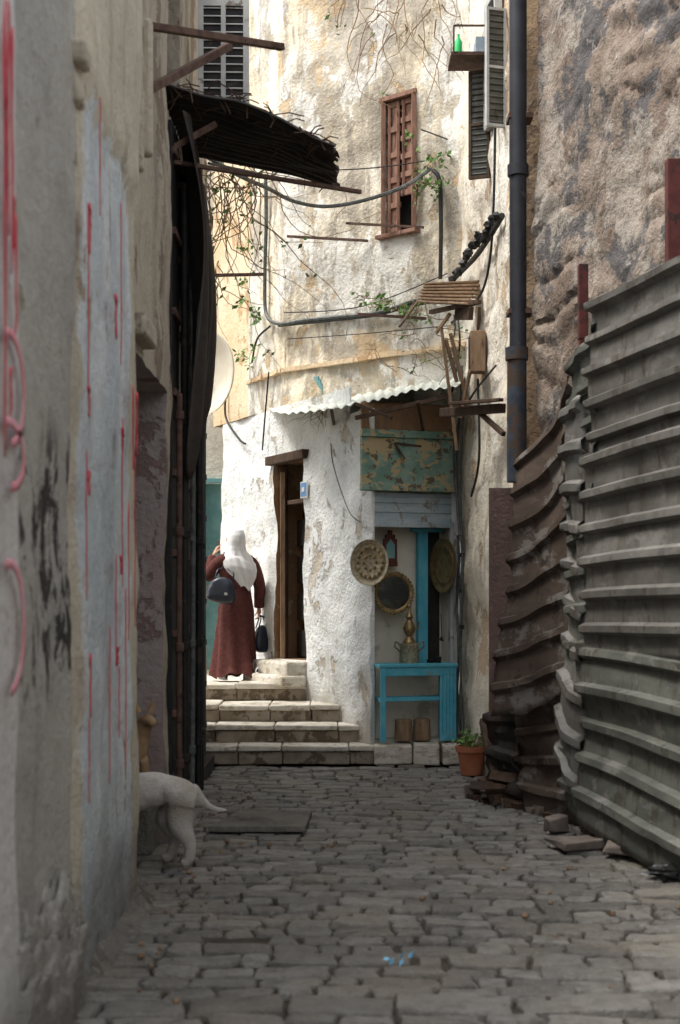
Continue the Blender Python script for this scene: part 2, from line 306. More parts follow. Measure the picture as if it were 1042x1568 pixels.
# ------------------------------------------------------------ steps
SR=.18
ends=[(14.1,.36),(14.42,.12),(14.84,-.1),(15.5,-.36)]
G=group('stone_steps',(-.6,14.1,0))
g=MB()
for k,(y0,xe) in enumerate(ends):
    z1=SR*(k+1); x=-1.75
    while x<xe-.02:
        w=random.uniform(.38,.75); x2=min(x+w,xe+.1)
        if xe+.1-x2<.2: x2=xe+.1
        o=random.uniform(-.015,.015); zt=z1+random.uniform(-.008,.008)
        y1=y0+.8
        g.box(((x+x2)/2,(y0+y1)/2+o-.02,zt-.02),(x2-x-.008,y1-y0,.055),0,None,.006)
        g.box(((x+x2)/2+.01,(y0+y1)/2+o+.012,(z1-.05+z1-SR)/2),(x2-x-.006,y1-y0-.02,SR-.05),1,None,.004)
        x=x2
g.done('treads',['step','stepshade'],G,smooth=False,bevel=.014)
g=MB(); g.grid(lambda u,v:V((-7+7.5*u,15.9+3*v,.705+.012*nz((u*7,v*3,0),2))),30,12); 
g.done('landing',['step'],G)
g=MB(); g.box((-1.0,16.9,.34),(3.6,2.7,.66),0); g.done('landing_core',['stepshade'],G,smooth=False)
g=MB()
for (x0,x1) in((.34,.72),(.73,1.0),(1.01,1.32)):
    g.box(((x0+x1)/2,14.28+ (x0)*.12,.1),(x1-x0-.008,.62,.2),0,None,.012)
g.box((.85,14.9,.11),(.95,.9,.225),0)
g.done('shop_doorstep',['step'],None,smooth=False,bevel=.02)
# ------------------------------------------------------------ left townhouse
LT=group('plaster_townhouse',(-1.2,6,0))
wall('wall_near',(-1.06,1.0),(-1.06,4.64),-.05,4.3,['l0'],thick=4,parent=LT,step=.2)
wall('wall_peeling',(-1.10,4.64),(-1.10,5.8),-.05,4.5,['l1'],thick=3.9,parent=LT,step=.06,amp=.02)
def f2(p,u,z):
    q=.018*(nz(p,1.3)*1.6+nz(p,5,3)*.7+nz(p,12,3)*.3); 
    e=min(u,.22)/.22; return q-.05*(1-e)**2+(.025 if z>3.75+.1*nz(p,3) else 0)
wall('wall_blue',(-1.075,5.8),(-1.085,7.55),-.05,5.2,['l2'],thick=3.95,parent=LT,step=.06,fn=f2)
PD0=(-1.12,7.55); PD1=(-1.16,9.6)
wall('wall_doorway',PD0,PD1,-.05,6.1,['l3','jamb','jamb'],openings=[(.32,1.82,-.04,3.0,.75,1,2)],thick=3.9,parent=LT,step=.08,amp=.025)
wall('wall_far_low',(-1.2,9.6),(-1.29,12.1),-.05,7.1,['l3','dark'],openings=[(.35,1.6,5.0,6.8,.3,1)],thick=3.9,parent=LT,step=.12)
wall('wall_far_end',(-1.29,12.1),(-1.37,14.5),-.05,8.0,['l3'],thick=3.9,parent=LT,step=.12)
g=MB()
def pl(u,v):
    Y=4.55+1.25*v; a=u*math.pi/2; r=1+.2*nz((u*2,Y,0),3)+.14*nz((u*3,Y,1),9)+.06*nz((u*5,Y,1),20)
    e=min(1,v/.06,(1-v)/.12); return V((-1.13+.12*math.cos(a)*r*e,Y,.50*math.sin(a)**.6*r if a>0 else -.02))
g.grid(pl,24,80); g.done('plinth',['l1'],LT)
g=MB()
for px,w,yt,yb in((203,.05,35,262),(218,.04,30,240)):
    Y=2170*1.13/(521-px); a=at(px,yt,Y); b=at(px,yb,Y); g.box((-1.11,Y,(a.z+b.z)/2),(.08,w*2,a.z-b.z))
g.box((-1.11,7.9,3.12),(.12,.5,.12)); g.box((-1.09,5.85,3.72),(.08,.2,.14),0,None,.03); g.box((-1.09,5.85,3.84),(.1,.28,.07),0,None,.02)
g.done('mouldings',['l3'],LT,bevel=.02)
def drip(g,y,zt,zb,x,w0,mi=0):
    n=18; L=[];R=[]; ph=random.random()*9
    for i in range(n+1):
        t=i/n; z=zt+(zb-zt)*t; w=w0*(.5+.35*noise.noise(V((ph,t*5,0)))) * (1 if t<.9 else .8)*(1.5-1.0*t if t<.25 else 1.25-.5*t)
        if i in(0,n): w*=.3
        yy=y+.02*nz((ph,t*3,0),1.5); L.append((x,yy-w,z)); R.append((x,yy+w,z))
    g.add(L+R,[(i,i+1,n+2+i,n+1+i) for i in range(n)],mi)
g=MB()
for px,yt,yb,w in((127,310,620,.024),(129,312,390,.07),(178,310,560,.022),(124,690,920,.02),(180,640,900,.024),(197,590,720,.05),(203,600,700,.07),(170,850,1020,.024),(185,900,1180,.02),(130,1000,1100,.045),(128,720,760,.07),(190,770,980,.022),(170,450,520,.07),(175,1020,1130,.026),(145,150,330,.014),(160,960,1200,.013),(180,655,690,.09),(178,850,880,.08),(128,590,640,.06),(172,990,1020,.09),(200,700,960,.02),(128,1100,1230,.018)):
    Y=2170*1.06/(521-px); drip(g,Y,at(px,yt,Y).z,at(px,yb,Y).z,-1.036,w*.62)
for px,yt,yb in((8,0,360),(14,40,420),(20,330,520),(4,100,300),(12,560,640),(3,0,700),(17,300,380)):
    Y=2170*1.04/(521-px); drip(g,Y,at(px,yt,Y).z,at(px,yb,Y).z,-1.03,.02)
def loop(g,cy,cz,ry,rz,t0,t1,w,x,mi):
    n=30; L=[];R=[]
    for i in range(n+1):
        t=t0+(t1-t0)*i/n; c,s=math.cos(t),math.sin(t); L.append((x,cy+(ry-w)*c,cz+(rz-w)*s)); R.append((x,cy+(ry+w)*c,cz+(rz+w)*s))
    g.add(L+R,[(i,i+1,n+2+i,n+1+i) for i in range(n)],mi)
for py,rz in((600,.17),(700,.1),(960,.2)): loop(g,4.42,at(0,py,4.5).z,.19,rz,-1.5,1.9,.016,-1.028,1)
g.done('paint_drips',['redp','pinkp'],LT,fix=False,solid=.004)
g=MB(); g.box((-1.5,9.17,.17),(.6,.36,.38),0,None,.01); g.done('doorstep',['cem'],LT,bevel=.03)
g=MB()
for Y,z0,z1,w in((9.85,.1,4.9,.42),(10.35,.1,4.8,.5),(10.95,.12,4.9,.55),(11.6,.1,5.0,.6)):
    X=-1.2-.035*(Y-9.6); g.box((X+.03,Y,(z0+z1)/2),(.07,w,z1-z0),0)
    for k in range(9): g.box((X+.075,Y,z0+.2+k*(z1-z0-.4)/8),(.03,w*.9,.05),1)
for Y,dx,z0,z1,r,mi in((9.75,.1,.0,3.05,.022,1),(10.1,.11,.1,4.6,.03,0),(10.7,.12,0,4.2,.02,2),(11.3,.13,.1,4.9,.028,0),(12.2,.09,.0,4.7,.03,0)):
    X=-1.2-.035*(Y-9.6); g.tube([(X+dx,Y,z0),(X+dx+.01*math.sin(Y*9),Y,(z0+z1)/2),(X+dx,Y,z1)],r,10,mi)
    for z in(.5,1.3,2.1,2.9): 
        if z<z1: g.lathe([(r*1.0,-.03),(r*1.5,-.03),(r*1.5,.03),(r,.03)],(X+dx,Y,z),10,mi)
g.done('iron_shutters',['blk','rust','cabg'],LT,smooth=False,bevel=.006)
g=MB()
for (X,Y,r,z1,mi) in((-1.25,12.4,.045,3.65,0),(-1.345,13.75,.045,3.6,0),(-1.2,11.9,.03,4.6,1)):
    prof=[]; z=.08
    while z<z1: prof+=[(r,z),(r,z+.32),(r*1.18,z+.325),(r*1.18,z+.375),(r,z+.38)]; z+=.4
    g.lathe(prof,(X,Y,0),14,mi)
g.box((-1.3,13.2,.06),(.16,1.1,.14),2)
g.box((-1.27,12.1,1.95),(.06,.05,3.5),2)
g.done('drain_pipes',['pipeb','blk','blk'],LT)
g=MB()
def tarp(u,v):
    Y=9.75+1.9*u; z=5.0-(1.4+1.9*nz((u*2,0,0),1.6)+.8*u)*v; X=-1.2-.035*(Y-9.6)+.12+.05*math.sin(u*22+v*2)+.1*math.sin(v*2.5)
    return V((X,Y,z))
g.grid(tarp,40,30); g.done('tarpaulin',['awn'],LT,solid=.004)
g=MB()
g.beam(at(230,40,8.6),at(433,72,9.6),.045,.045); g.beam(at(205,150,8.2),at(352,70,9.5),.045,.05)
g.beam(at(233,243,9.7),at(553,294,10.6),.035,.03); g.beam(at(232,245,9.7),at(330,190,10),.04,.045); g.beam(at(140,40,7.6),at(240,120,9),.03,.03,0)
g.done('iron_brackets',['rust'],LT,smooth=False,bevel=.005)
def louvre(name,c,w,h,ang,parent,mats=('grey','blk'),nl=14,cols=2):
    g=MB(); R=Matrix.Rotation(ang,3,'Z'); c=V(c)
    def b(x,z,sx,sz,sy,mi,tilt=0):
        g.box(c+R@V((x,0,z)),(sx,sy,sz),mi,R@Matrix.Rotation(tilt,3,'X'))
    t=.05*min(1,w/.4)
    b(-w/2+t/2,0,t,h,.045,0); b(w/2-t/2,0,t,h,.045,0); 
    for z in(-h/2+t/2,h/2-t/2,0): b(0,z,w-2*t,t,.04,0)
    if cols==2: b(0,0,t*.8,h-2*t,.042,0)
    for k in range(nl*2):
        z=-h/2+t+(h-2*t)*(k+.5)/(nl*2); b(0,z,w-2*t,.006,.04,2 if len(mats)>2 else 1,.7)
    b(0,0,w-2*t,h-2*t,.004,1)
    return g.done(name,list(mats),parent,smooth=False)
louvre('louvred_shutter',(-1.0,12.15,6.75),.44,1.75,.03,LT,('grey','blk','grey'),12)
g=MB()
def aw(u,v):
    x=-1.25+1.22*u; Y=9.75+1.7*v+.25*u; z=5.19-.16*u-.2*u*u+v*(.02+.2*u)+.022*math.sin(v*2*math.pi*13)+.05*nz((x,Y,0),2.2)
    return V((x+.07*nz((u,v*4,0),3)*u,Y,z))
g.grid(aw,16,120); g.done('corrugated_awning',['awn'],LT,solid=.006)
g=MB()
for k in range(110):
    u=random.random(); v=random.choice([random.random(),0.02]); p=aw(u,v); q=p+V((random.gauss(0,.1),random.gauss(0,.1),random.uniform(-.14,.07)))
    g.tube([p,(p+q)/2+V((0,0,.02)),q],.005,4)
g.done('awning_debris',['woodd'],LT)
# ------------------------------------------------------------ shop building
SB=group('shop_house',(.4,15,0))
wa=on(590,155,PU0,PU1); wb=on(637,145,PU0,PU1); ua=uof(wb,PU0); ub=uof(wa,PU0)
zwt=CH+(HY-148)/F*((wa.y+wb.y)/2); zwb=CH+(HY-360)/F*((wa.y+wb.y)/2)
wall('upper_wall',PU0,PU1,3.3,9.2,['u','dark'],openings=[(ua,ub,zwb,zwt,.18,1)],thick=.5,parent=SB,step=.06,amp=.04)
PV1=(-1.083,16.91)
wall('upper_wall_left',PU1,PV1,3.84,9.2,['u'],thick=.4,parent=SB,step=.1,amp=.025)
wall('upper_wall_orange',PV1,(-1.6,17.93),3.84,9.4,['uo'],thick=.4,parent=SB,step=.12,amp=.02)
nW=nrm(PW0,PW1); dW=V((PW1[0]-PW0[0],PW1[1]-PW0[1],0)).normalized()
PWA=(PW0[0]+dW.x*.5,PW0[1]+dW.y*.5)
da=on(468,700,PW0,PW1); db=on(422,700,PW0,PW1)
def fw(p,u,z): return .03*(nz(p,1.1)*1.6+nz(p,3.5,3)*.9+nz(p,9,5)*.45)
wall('white_corner',PW0,PWA,0,3.56,['w'],thick=.035,parent=SB,step=.06,fn=fw,back=False)
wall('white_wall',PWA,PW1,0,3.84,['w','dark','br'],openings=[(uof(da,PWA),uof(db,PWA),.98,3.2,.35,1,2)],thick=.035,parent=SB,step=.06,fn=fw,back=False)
sa=on(568,750,PS0,PS1); sb=on(692,750,PS0,PS1)
wall('shopfront',PS0,PS1,0,3.6,['w','cream','w'],openings=[(uof(sa,PS0),uof(sb,PS0),.21,2.78,.3,1,1)],thick=.8,parent=SB,step=.08,amp=.02)
dS=V((PS1[0]-PS0[0],PS1[1]-PS0[1],0)).normalized(); nS=nrm(PS0,PS1); RS=Matrix((dS,-nS,V((0,0,1)))).transposed()
def sbox(g,px0,px1,py0,py1,off,th,mi,jit=0):
    a=on(px0,py1,PS0,PS1,off); b=on(px1,py0,PS0,PS1,off); g.box((a+b)/2,((b-a).xy.length,th,abs(b.z-a.z)),mi,RS,jit)
g=MB(); sbox(g,552,690,622,664,.03,.05,0); g.done('brown_fascia',['br'],SB,bevel=.01)
g=MB(); sbox(g,550,690,670,744,.06,.06,0); sbox(g,549,691,744,752,.08,.09,0); sbox(g,549,691,664,670,.08,.09,0)
g.done('sign_board',['sign'],SB,bevel=.008)
g=MB(); a=on(600,680,PS0,PS1,.1); b=on(612,705,PS0,PS1,.16); g.beam(a,b,.05,.01); g.beam(a,on(640,685,PS0,PS1,.1),.01,.02); g.done('torn_flap',['woodd'],SB)
g=MB()
for k in range(7):
    y0=756+k*7.3; sbox(g,567,692,y0,y0+6.2,-.02+.012*(k%2),.03,0)
sbox(g,566,693,801,807,.02,.05,0)
sbox(g,566,571,808,1128,.01,.06,1); sbox(g,688,693,808,1128,.01,.06,1)
g.done('roller_shutter',['galv','grey'],SB,smooth=False,bevel=.005)
g=MB(); sbox(g,651,666,808,1020,-.22,.08,0); sbox(g,640,690,808,813,-.2,.06,0)
g.done('blue_door_frame',['blue'],SB,smooth=False,bevel=.006)
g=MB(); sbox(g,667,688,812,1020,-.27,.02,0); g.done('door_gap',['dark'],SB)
def band(g,pa,pb,z,h,d,mi=0,n=30):
    nn=nrm(pa,pb); 
    for i in range(n):
        t0=i/n;t1=(i+1)/n
        A=V((pa[0]+(pb[0]-pa[0])*t0,pa[1]+(pb[1]-pa[1])*t0,z+.012*noise.noise(V((t0*6,1,0))))); B=V((pa[0]+(pb[0]-pa[0])*t1,pa[1]+(pb[1]-pa[1])*t1,z+.012*noise.noise(V((t1*6,1,0)))))
        dd=d*(1+.5*noise.noise(V((t0*9,5,0)))); g.beam(A+nn*(dd/2-.03),B+nn*(dd/2-.03),dd+.06,h,mi)
g=MB(); band(g,PU0,PU1,4.24,.045,.05,1,44); band(g,PU1,PV1,4.24,.045,.05,1,16)
g.done('cornice',['u','uo'],SB,smooth=False)
nU=nrm(PU0,PU1); dU=V((PU1[0]-PU0[0],PU1[1]-PU0[1],0)).normalized()
def pu(u,z,off=0): return V((PU0[0],PU0[1],z))+dU*u+nU*off
g=MB()
for u in(ua,ub): g.beam(pu(u,zwb,.03),pu(u,zwt,.03),.05,.05)
g.beam(pu(ua-.04,zwt,.03),pu(ub+.04,zwt,.03),.06,.05); g.beam(pu(ua-.06,zwb,.05),pu(ub+.06,zwb,.05),.1,.04)
um=(ua+ub)/2
for (u0,u1,zl) in((ua+.02,um-.006,zwb+.42),(um+.006,ub-.02,zwb+.04)):
    for u in(u0+.03,u1-.03): g.beam(pu(u,zl,-.01),pu(u,zwt-.04,-.01),.03,.06)
    nn=5
    for k in range(nn+1):
        z=zl+.02+(zwt-.08-zl)*k/nn; g.beam(pu(u0,z,-.012),pu(u1,z,-.012),.03,.06)
    um2=(u0+u1)/2
    g.box(pu(um2,(zl+zwt-.04)/2,-.022),(abs(u1-u0)-.03,.012,zwt-.04-zl),0,Matrix((dU,nU,V((0,0,1)))).transposed())
g.done('wooden_shutters',['woodr'],SB,smooth=False,bevel=.004)
def pw(u,z,off=0): return V((PW0[0],PW0[1],z))+dW*u+nW*off
u0=uof(da,PW0); u1=uof(db,PW0)
g=MB()
g.beam(pw(u0-.08,3.24,.02),pw(u1+.12,3.24,.02),.12,.1,0)
for u in(u0+.04,u1-.04): g.beam(pw(u,.98,-.1),pw(u,3.18,-.1),.08,.09,0)
g.beam(pw(u0+.04,2.75,-.1),pw(u1-.04,2.75,-.1),.07,.05,0)
g.beam(pw(u1-.1,.98,-.05),pw(u1-.1,3.1,-.05),.06,.16,1)
for k in range(4): g.beam(pw(u0+.08,1.15+k*.42,-.24),pw(u1-.1,1.15+k*.42,-.24),.03,.3,2)
g.done('door',['woodd','wood','dark'],SB,smooth=False,bevel=.008)
g=MB(); g.beam(pw(u0-.05,.86,.05),pw(u1+.1,.86,.05),.4,.22,0); g.beam(pw(u0-.1,.76,.18),pw(u1+.2,.76,.18),.3,.12,0); g.done('door_threshold',['step'],SB,smooth=False,bevel=.03)
g=MB(); a=on(472,750,PW0,PW1,.05); g.beam(a-dW*.07,a+dW*.07,.012,.15,0); g.beam(a-dW*.085+nW*-.004,a+dW*.085+nW*-.004,.012,.18,1); g.beam(a-dW*.03+nW*.008,a+dW*.03+nW*.008,.01,.05,1); g.done('house_number_plate',['plate','white'],None,smooth=False)
g=MB()
A=on(412,622,PW0,PW1); A.z=3.84; B=V((1.27,14.42,3.92)); C=V((-.6,14.75,3.585)); D=V((1.13,13.62,3.68))
def ta(u,v):
    p=(A*(1-u)+B*u)*(1-v)+(C*(1-u)+D*u)*v; v2=v*(1+.08*nz((u*5,0,0),3)); return p+(V((.02,-.06,-.01))*(v2-v)*8)+V((0,0,.012*math.sin(u*2*math.pi*19)-.03*math.sin(u*3.1*2)*v+.03*nz(p,3)))
g.grid(ta,190,8); g.done('tin_awning',['tin'],SB,solid=.005)
g=MB()
g.beam(at(545,640,14.1),at(690,606,13.75),.04,.04); g.beam(on(545,618,PS0,PS1),at(600,640,13.9),.03,.03); g.beam(at(508,628,14.4),at(512,650,15),.03,.03)
g.beam(at(640,615,13.8),on(650,668,PS0,PS1),.025,.025)
g.done('awning_struts',['woodd'],SB)
g=MB(); a=on(487,592,PU0,PU1,.02); a=V(pu(uof(a,PU0),a.z,.02)); 
for k in range(5):
    g.beam(a-dU*(.1-.004*k*k)+V((0,0,-.08+.042*k)),a+dU*(.1-.004*k*k)+V((0,0,-.08+.042*k)),.02,.043)
g.done('wall_vent',['blued'],SB)
# ------------------------------------------------------------ far building with teal door
FH=group('far_house',(-2,18.2,0))
wall('far_wall',(-6,18.2),(-1.3,18.2),0,9.6,['b','blued'],openings=[(4.26,4.62,.75,3.15,.08,1)],thick=.5,parent=FH,step=.15,amp=.02)
g=MB(); 
for X in(-1.76,-1.36): g.box((X,18.13,1.95),(.05,.06,2.45))
g.box((-1.56,18.13,3.18),(.45,.06,.06)); g.box((-1.56,18.16,1.9),(.3,.05,.05)); g.done('door_frame',['blued'],FH,bevel=.006)
# ------------------------------------------------------------ right house
RH=group('whitewashed_house',(1.5,13.4,0))
wall('side_wall',PR0,PR1,-.02,8.6,['r'],thick=3,parent=RH,step=.07,amp=.045,n=nrm(PR0,PR1))
wall('front_wall',(1.5,12.28),(3.4,12.0),-.02,8.4,['ro'],thick=2.5,parent=RH,step=.1,amp=.03)
wall('pilaster',(1.245,11.85),(1.7,11.8),-.02,2.57,['pil'],thick=.5,parent=RH,step=.07,amp=.02)
nR=nrm(PR0,PR1); dR=V((PR1[0]-PR0[0],PR1[1]-PR0[1],0)).normalized()
g=MB()
X,Y=1.45,11.62
prof=[]
for (za,zb,r) in((3.5,5.2,.07),(5.2,7.2,.072),(7.2,8.6,.07)): prof+=[(r,za),(r,zb-.1),(r*1.25,zb-.09),(r*1.25,zb)]
g.lathe(prof,(X+.01,Y,0),20,0); g.lathe([(.082,2.6),(.08,3.6),(.095,3.6),(.095,3.7),(.07,3.7)],(X,Y,0),20,1)
for z in(4,5.6,7.5): g.box((X+.03,Y+.06,z),(.2,.2,.04),2)
g.done('drain_pipe',['pipe','pipeb','rust'],RH)
g=MB()
for px,yt,yb,r in((712,560,1120,.012),(706,820,1125,.016),(700,480,640,.01)):
    k=[]
    for i in range(9):
        py=yt+(yb-yt)*i/8; k.append(on(px+2*math.sin(i*1.7),py,PR0,PR1,.03))
    g.tube(k,r,6,0)
for py in(850,905,960): 
    a=on(712,py,PR0,PR1,.03); g.box(a,(.04,.08,.04),1)
g.done('wall_conduits',['cabg','blk'],RH)
g=MB(); a=on(768,20,PR0,PR1); b=on(752,185,PR0,PR1); zc0=CH+(HY-180)/F*12.8; 
g.beam(V((a.x,a.y,zc0))+nR*.03,V((a.x,a.y,7.1))+nR*.03,.07,.07,0); g.beam(V((b.x,b.y,zc0))+nR*.03,V((b.x,b.y,7.1))+nR*.03,.07,.07,0)
for z in(zc0,zc0+.55,7.1): g.beam(V((a.x,a.y,z))+nR*.03,V((b.x,b.y,z))+nR*.03,.07,.06,0)
g.beam(V((a.x,a.y,(zc0+7.1)/2))+nR*.012,V((b.x,b.y,(zc0+7.1)/2))+nR*.012,.01,7.1-zc0,1)
g.done('window',['grey','dark'],RH,smooth=False,bevel=.005)
a=on(752,140,PR0,PR1); louvre('open_shutter',V((a.x-.1,a.y+.05,6.05)),.2,1.0,-.35,RH,('woodd','feng'),9,1)
a=on(775,100,PR0,PR1); louvre('open_shutter_pale',V((a.x-.09,a.y,6.35)),.19,1.05,.3,RH,('grey','feng'),9,1)
g=MB()
p=on(750,95,PR0,PR1,.15); g.box(p,(.45,.4,.03),0); g.box(p+V((.1,0,.1)),(.18,.25,.16),1); 
g.beam(p+V((-.2,-.2,.0)),p+V((-.2,-.2,.25)),.015,.015,0); g.beam(p+V((.2,-.2,.0)),p+V((.2,-.2,.25)),.015,.015,0); g.beam(p+V((-.2,-.2,.25)),p+V((.2,-.2,.25)),.015,.015,0)
g.lathe([(.0,0),(.035,0),(.035,.12),(.012,.16),(.012,.19)],p+V((-.15,-.1,.02)),10,2)
g.done('drying_shelf',['rust','galv','bottle'],None)
g=MB(); a=at(770,625,12.2); b=at(678,632,13.2)
g.beam(a,b,.07,.08,0); g.beam(at(768,612,12.1),at(690,618,12.9),.05,.03,0); g.beam(at(735,632,12.6),at(772,665,12.2),.04,.04,0); g.beam(at(700,632,13),at(735,625,12.6),.03,.06,0)
g.done('iron_bracket',['woodd'],RH,bevel=.005)
CN=group('wooden_canopy',at(700,450,13.6))
g=MB()
for k in range(7):
    t=k/6; a=at(645+6*t,462-26*t,13.9); b=at(722+18*t,466-34*t,13.3+.5*t); g.beam(a,b,.1,.02,0)
g.beam(at(660,478,13.8),at(735,462,13.2),.05,.04,1)
g.beam(at(700,480,13.6),at(722,480,13.3),.05,.12,1); 
for (p0,p1) in(((690,480),(668,510)),((690,510),(722,640)),((683,520),(700,585)),((676,500),(700,690)),((735,470),(732,520)),((722,560),(705,640)),((742,520),(760,590))):
    g.beam(at(*p0,13.6),at(*p1,13.7),.03,.03,0)
g.done('planks',['wood','woodd'],CN,smooth=False,bevel=.004)
g=MB(); a=on(744,540,PR0,PR1,.08); g.box(a,(.14,.18,.38),0); g.box(a+V((-.075,0,0)),(.01,.12,.3),1); g.done('meter_box',['wood','woodd'],RH,bevel=.01)
# ------------------------------------------------------------ rubble building
QH=group('rubble_stone_house',(2.2,10,0))
def fr(p,u,z):
    q=V((u*1.0,z*1.5,0))*2.2+V((nz(p,1.6),nz(p,1.6,9),0))*.9
    dd,_=noise.voronoi(q); e=min(1,(dd[1]-dd[0])*4); pl=max(0,min(1,(nz(p,.8,4)+.08)*5))
    return .035*e*(1-.85*pl)+.07*nz(p,.9)+.028*nz(p,3.2,2)+.016*nz(p,8,7)+.012*nz(p,19,7)
wall('rubble_wall',(1.63,11.6),(2.75,8.2),-.02,7.0,['rub'],thick=1.2,parent=QH,step=.04,fn=fr)
wall('rubble_wall_near',(2.75,8.2),(3.1,1),-.02,4.6,['rub'],thick=1.2,parent=QH,step=.12,fn=fr)
g=MB(); g.beam(at(893,405,10.4),at(893,520,10.4),.07,.07,0); g.beam(at(1031,245,9.3),at(1031,420,9.3),.09,.09,0); g.beam(at(893,520,10.4),V((1.76,10.4,0)),.06,.06,0); g.done('red_steel_posts',['redr'],QH,smooth=False,bevel=.006)
# ------------------------------------------------------------ corrugated fence
FE=group('corrugated_metal_fence',(1.8,9.6,0))
def prof(s): 
    s=s%1.0
    if s<.62: return 0.
    if s<.72: return (s-.62)/.1
    if s<.9: return 1.
    return 1-(s-.9)/.1
def sheet(name,c00,c10,c01,c11,ribs,mat,depth=.035,warp=.03,seed=1,nu=26,edge=.02,parent=FE,bend=0,wav=.012):
    c=[V(x) for x in(c00,c10,c01,c11)]; n=(c[1]-c[0]).cross(c[2]-c[0]).normalized()
    if n.dot(V((0,5,1.5))-c[0])<0: n=-n
    ss=[]
    for k in range(ribs): ss+=[k+x for x in(0,.2,.42,.62,.72,.81,.9)]
    ss.append(ribs); g=MB(); vs=[]
    for s in ss:
        v=s/ribs
        for i in range(nu+1):
            u=i/nu; e=0
            if i in(0,nu): e=edge*noise.noise(V((v*9,seed+i,0)))*(1 if i else -1)
            p=(c[0]*(1-u)+c[1]*u)*(1-v)+(c[2]*(1-u)+c[3]*u)*v
            q=prof(s)*depth*(1+.25*noise.noise(V((u*3,v*4,seed))))+warp*noise.noise(V((u*2.2+seed,v*3,seed)))*1.6+warp*.2*noise.noise(V((u*9+seed,v*9,seed)))
            q+=bend*math.sin(u*math.pi)
            d1=noise.noise(V((u*10+seed,v*4,seed*2))); q-=.05*max(0,d1-.3)
            zz=edge*.8*noise.noise(V((u*6,seed,3))) if s in(0,ribs) else 0
            vs.append(p+n*q+(c[1]-c[0]).normalized()*e+V((0,0,zz+wav*noise.noise(V((u*3,seed*3,v*2))))))
    w=nu+1; g.add(vs,[(j*w+i,j*w+i+1,(j+1)*w+i+1,(j+1)*w+i) for j in range(len(ss)-1) for i in range(nu)])
    return g.done(name,[mat],parent,solid=.004,ang=.35)
A0=V((1.70,9.62,0)); A1=V((2.02,8.28,0)); A2=V((2.6,5.6,0))
def fz(p,z): return V((p.x,p.y,z))
dn=V((-.97,-.23,0))
sheet('sheet_top',fz(A0,2.55),fz(A2,2.6),fz(A0,3.66),fz(A2,3.62),5,'fen',.05,.02,1,60)
sheet('sheet_mid',fz(A0+dn*.04,1.25),fz(A2+dn*.04,1.3),fz(A0+dn*.04,2.6),fz(A2+dn*.04,2.7),6,'fen',.045,.025,5,60)
sheet('sheet_low',fz(A0+dn*.10,.12),fz(A2+dn*.0,-.25),fz(A0+dn*.02,1.32),fz(A2+dn*.02,1.2),5,'feng',.05,.045,9,60,wav=.025)
sheet('sheet_strip',V((1.60,9.9,.15)),V((1.76,9.35,.02)),V((1.62,10.0,3.3)),V((1.75,9.55,3.5)),13,'feng',.05,.06,12,10,.05)
sheet('sheet_strip_b',V((1.58,9.95,.4)),V((1.66,9.6,.1)),V((1.60,9.95,2.95)),V((1.68,9.72,3.05)),10,'fen',.05,.06,22,8,.06)
c=[at(752,1097,10.9),at(905,1048,9.9),at(800,700,11.2),at(872,572,10.35)]
sheet('sheet_leaning',c[0],c[1],c[2],c[3],8,'fenb',.045,.04,31,30,.06,bend=-.12,wav=.03)
c=[at(800,1240,10.9),at(915,1282,9.75),at(790,1075,11.1),at(908,1030,9.95)]
sheet('sheet_leaning_low',c[0],c[1],c[2],c[3],4,'fenb',.035,.05,41,20,.06,bend=-.05,wav=.03)
c=[at(745,1190,11.5),at(800,1225,11),at(750,1090,11.6),at(800,1085,11.1)]
sheet('sheet_scrap',c[0],c[1],c[2],c[3],2,'awn',.04,.08,45,10,.05)
g=MB()
for p in((1.8,9.7),(2.12,8.4),(1.45,11.3)): g.tube([(p[0],p[1],0),(p[0],p[1],3.3 if p[0]>1.5 else 2.2)],.025,8)
g.done('fence_posts',['rust'],FE)
# ------------------------------------------------------------ rubbish
g=MB()
for k in range(34):
    px=random.uniform(735,800); Y=random.uniform(11.2,12.1); p=V(((px-CX)/F*Y,Y,random.uniform(.02,.33)*max(.2,(px-725)/75)))
    R=Matrix.Rotation(random.uniform(0,3),3,'Z')@Matrix.Rotation(random.uniform(-.6,.6),3,'X'); s=random.uniform(.06,.2); g.box(p,(s*1.6,s,s*.5),random.choice([0,0,1,2]),R,.015)
for k in range(30):
    p=V((random.uniform(1.3,2.0),0,0)); p.y=11.3-(p.x-1.3)*2.6+random.uniform(-.1,.25); p.z=.03
    R=Matrix.Rotation(random.uniform(0,3),3,'Z')@Matrix.Rotation(random.uniform(-.3,.3),3,'X'); s=random.uniform(.04,.13); g.box(p,(s*1.8,s,s*.5),random.choice([0,1,1]),R,.012)
g.beam((1.28,11.3,.1),(1.22,11.9,.62),.1,.06,0); g.beam((1.2,11.2,.05),(1.5,11.35,.12),.1,.08,0)
g.done('rubble_heap',['woodd','stone','fenb'],None,bevel=.008)
g=MB()
def blob(c,s,seed,amp=.35,f=2.2):
    def fn(u,v):
        a=u*2*math.pi; b=(v-.5)*math.pi; d=V((math.cos(a)*math.cos(b),math.sin(a)*math.cos(b),math.sin(b))); r=1+amp*noise.noise(d*f+V((seed,0,0)))
        return V(c)+V((d.x*s[0],d.y*s[1],d.z*s[2]))*r
    return fn
g.grid(blob((1.9,8.2,.05),(.12,.07,.04),3,.7),20,12,0,True); g.grid(blob((2.0,8.3,.045),(.06,.05,.035),8,.7),16,10,0,True); g.done('crushed_black_bottle',['black'],None)
g=MB(); g.grid(blob((2.04,8.75,.12),(.06,.05,.1),5,.9,f=4),20,12,0,True); g.done('plastic_bag',['bagw'],None)
g=MB(); 
for k in range(5): g.leaf(V((.22+.02*k,6.28,.03)),.035)
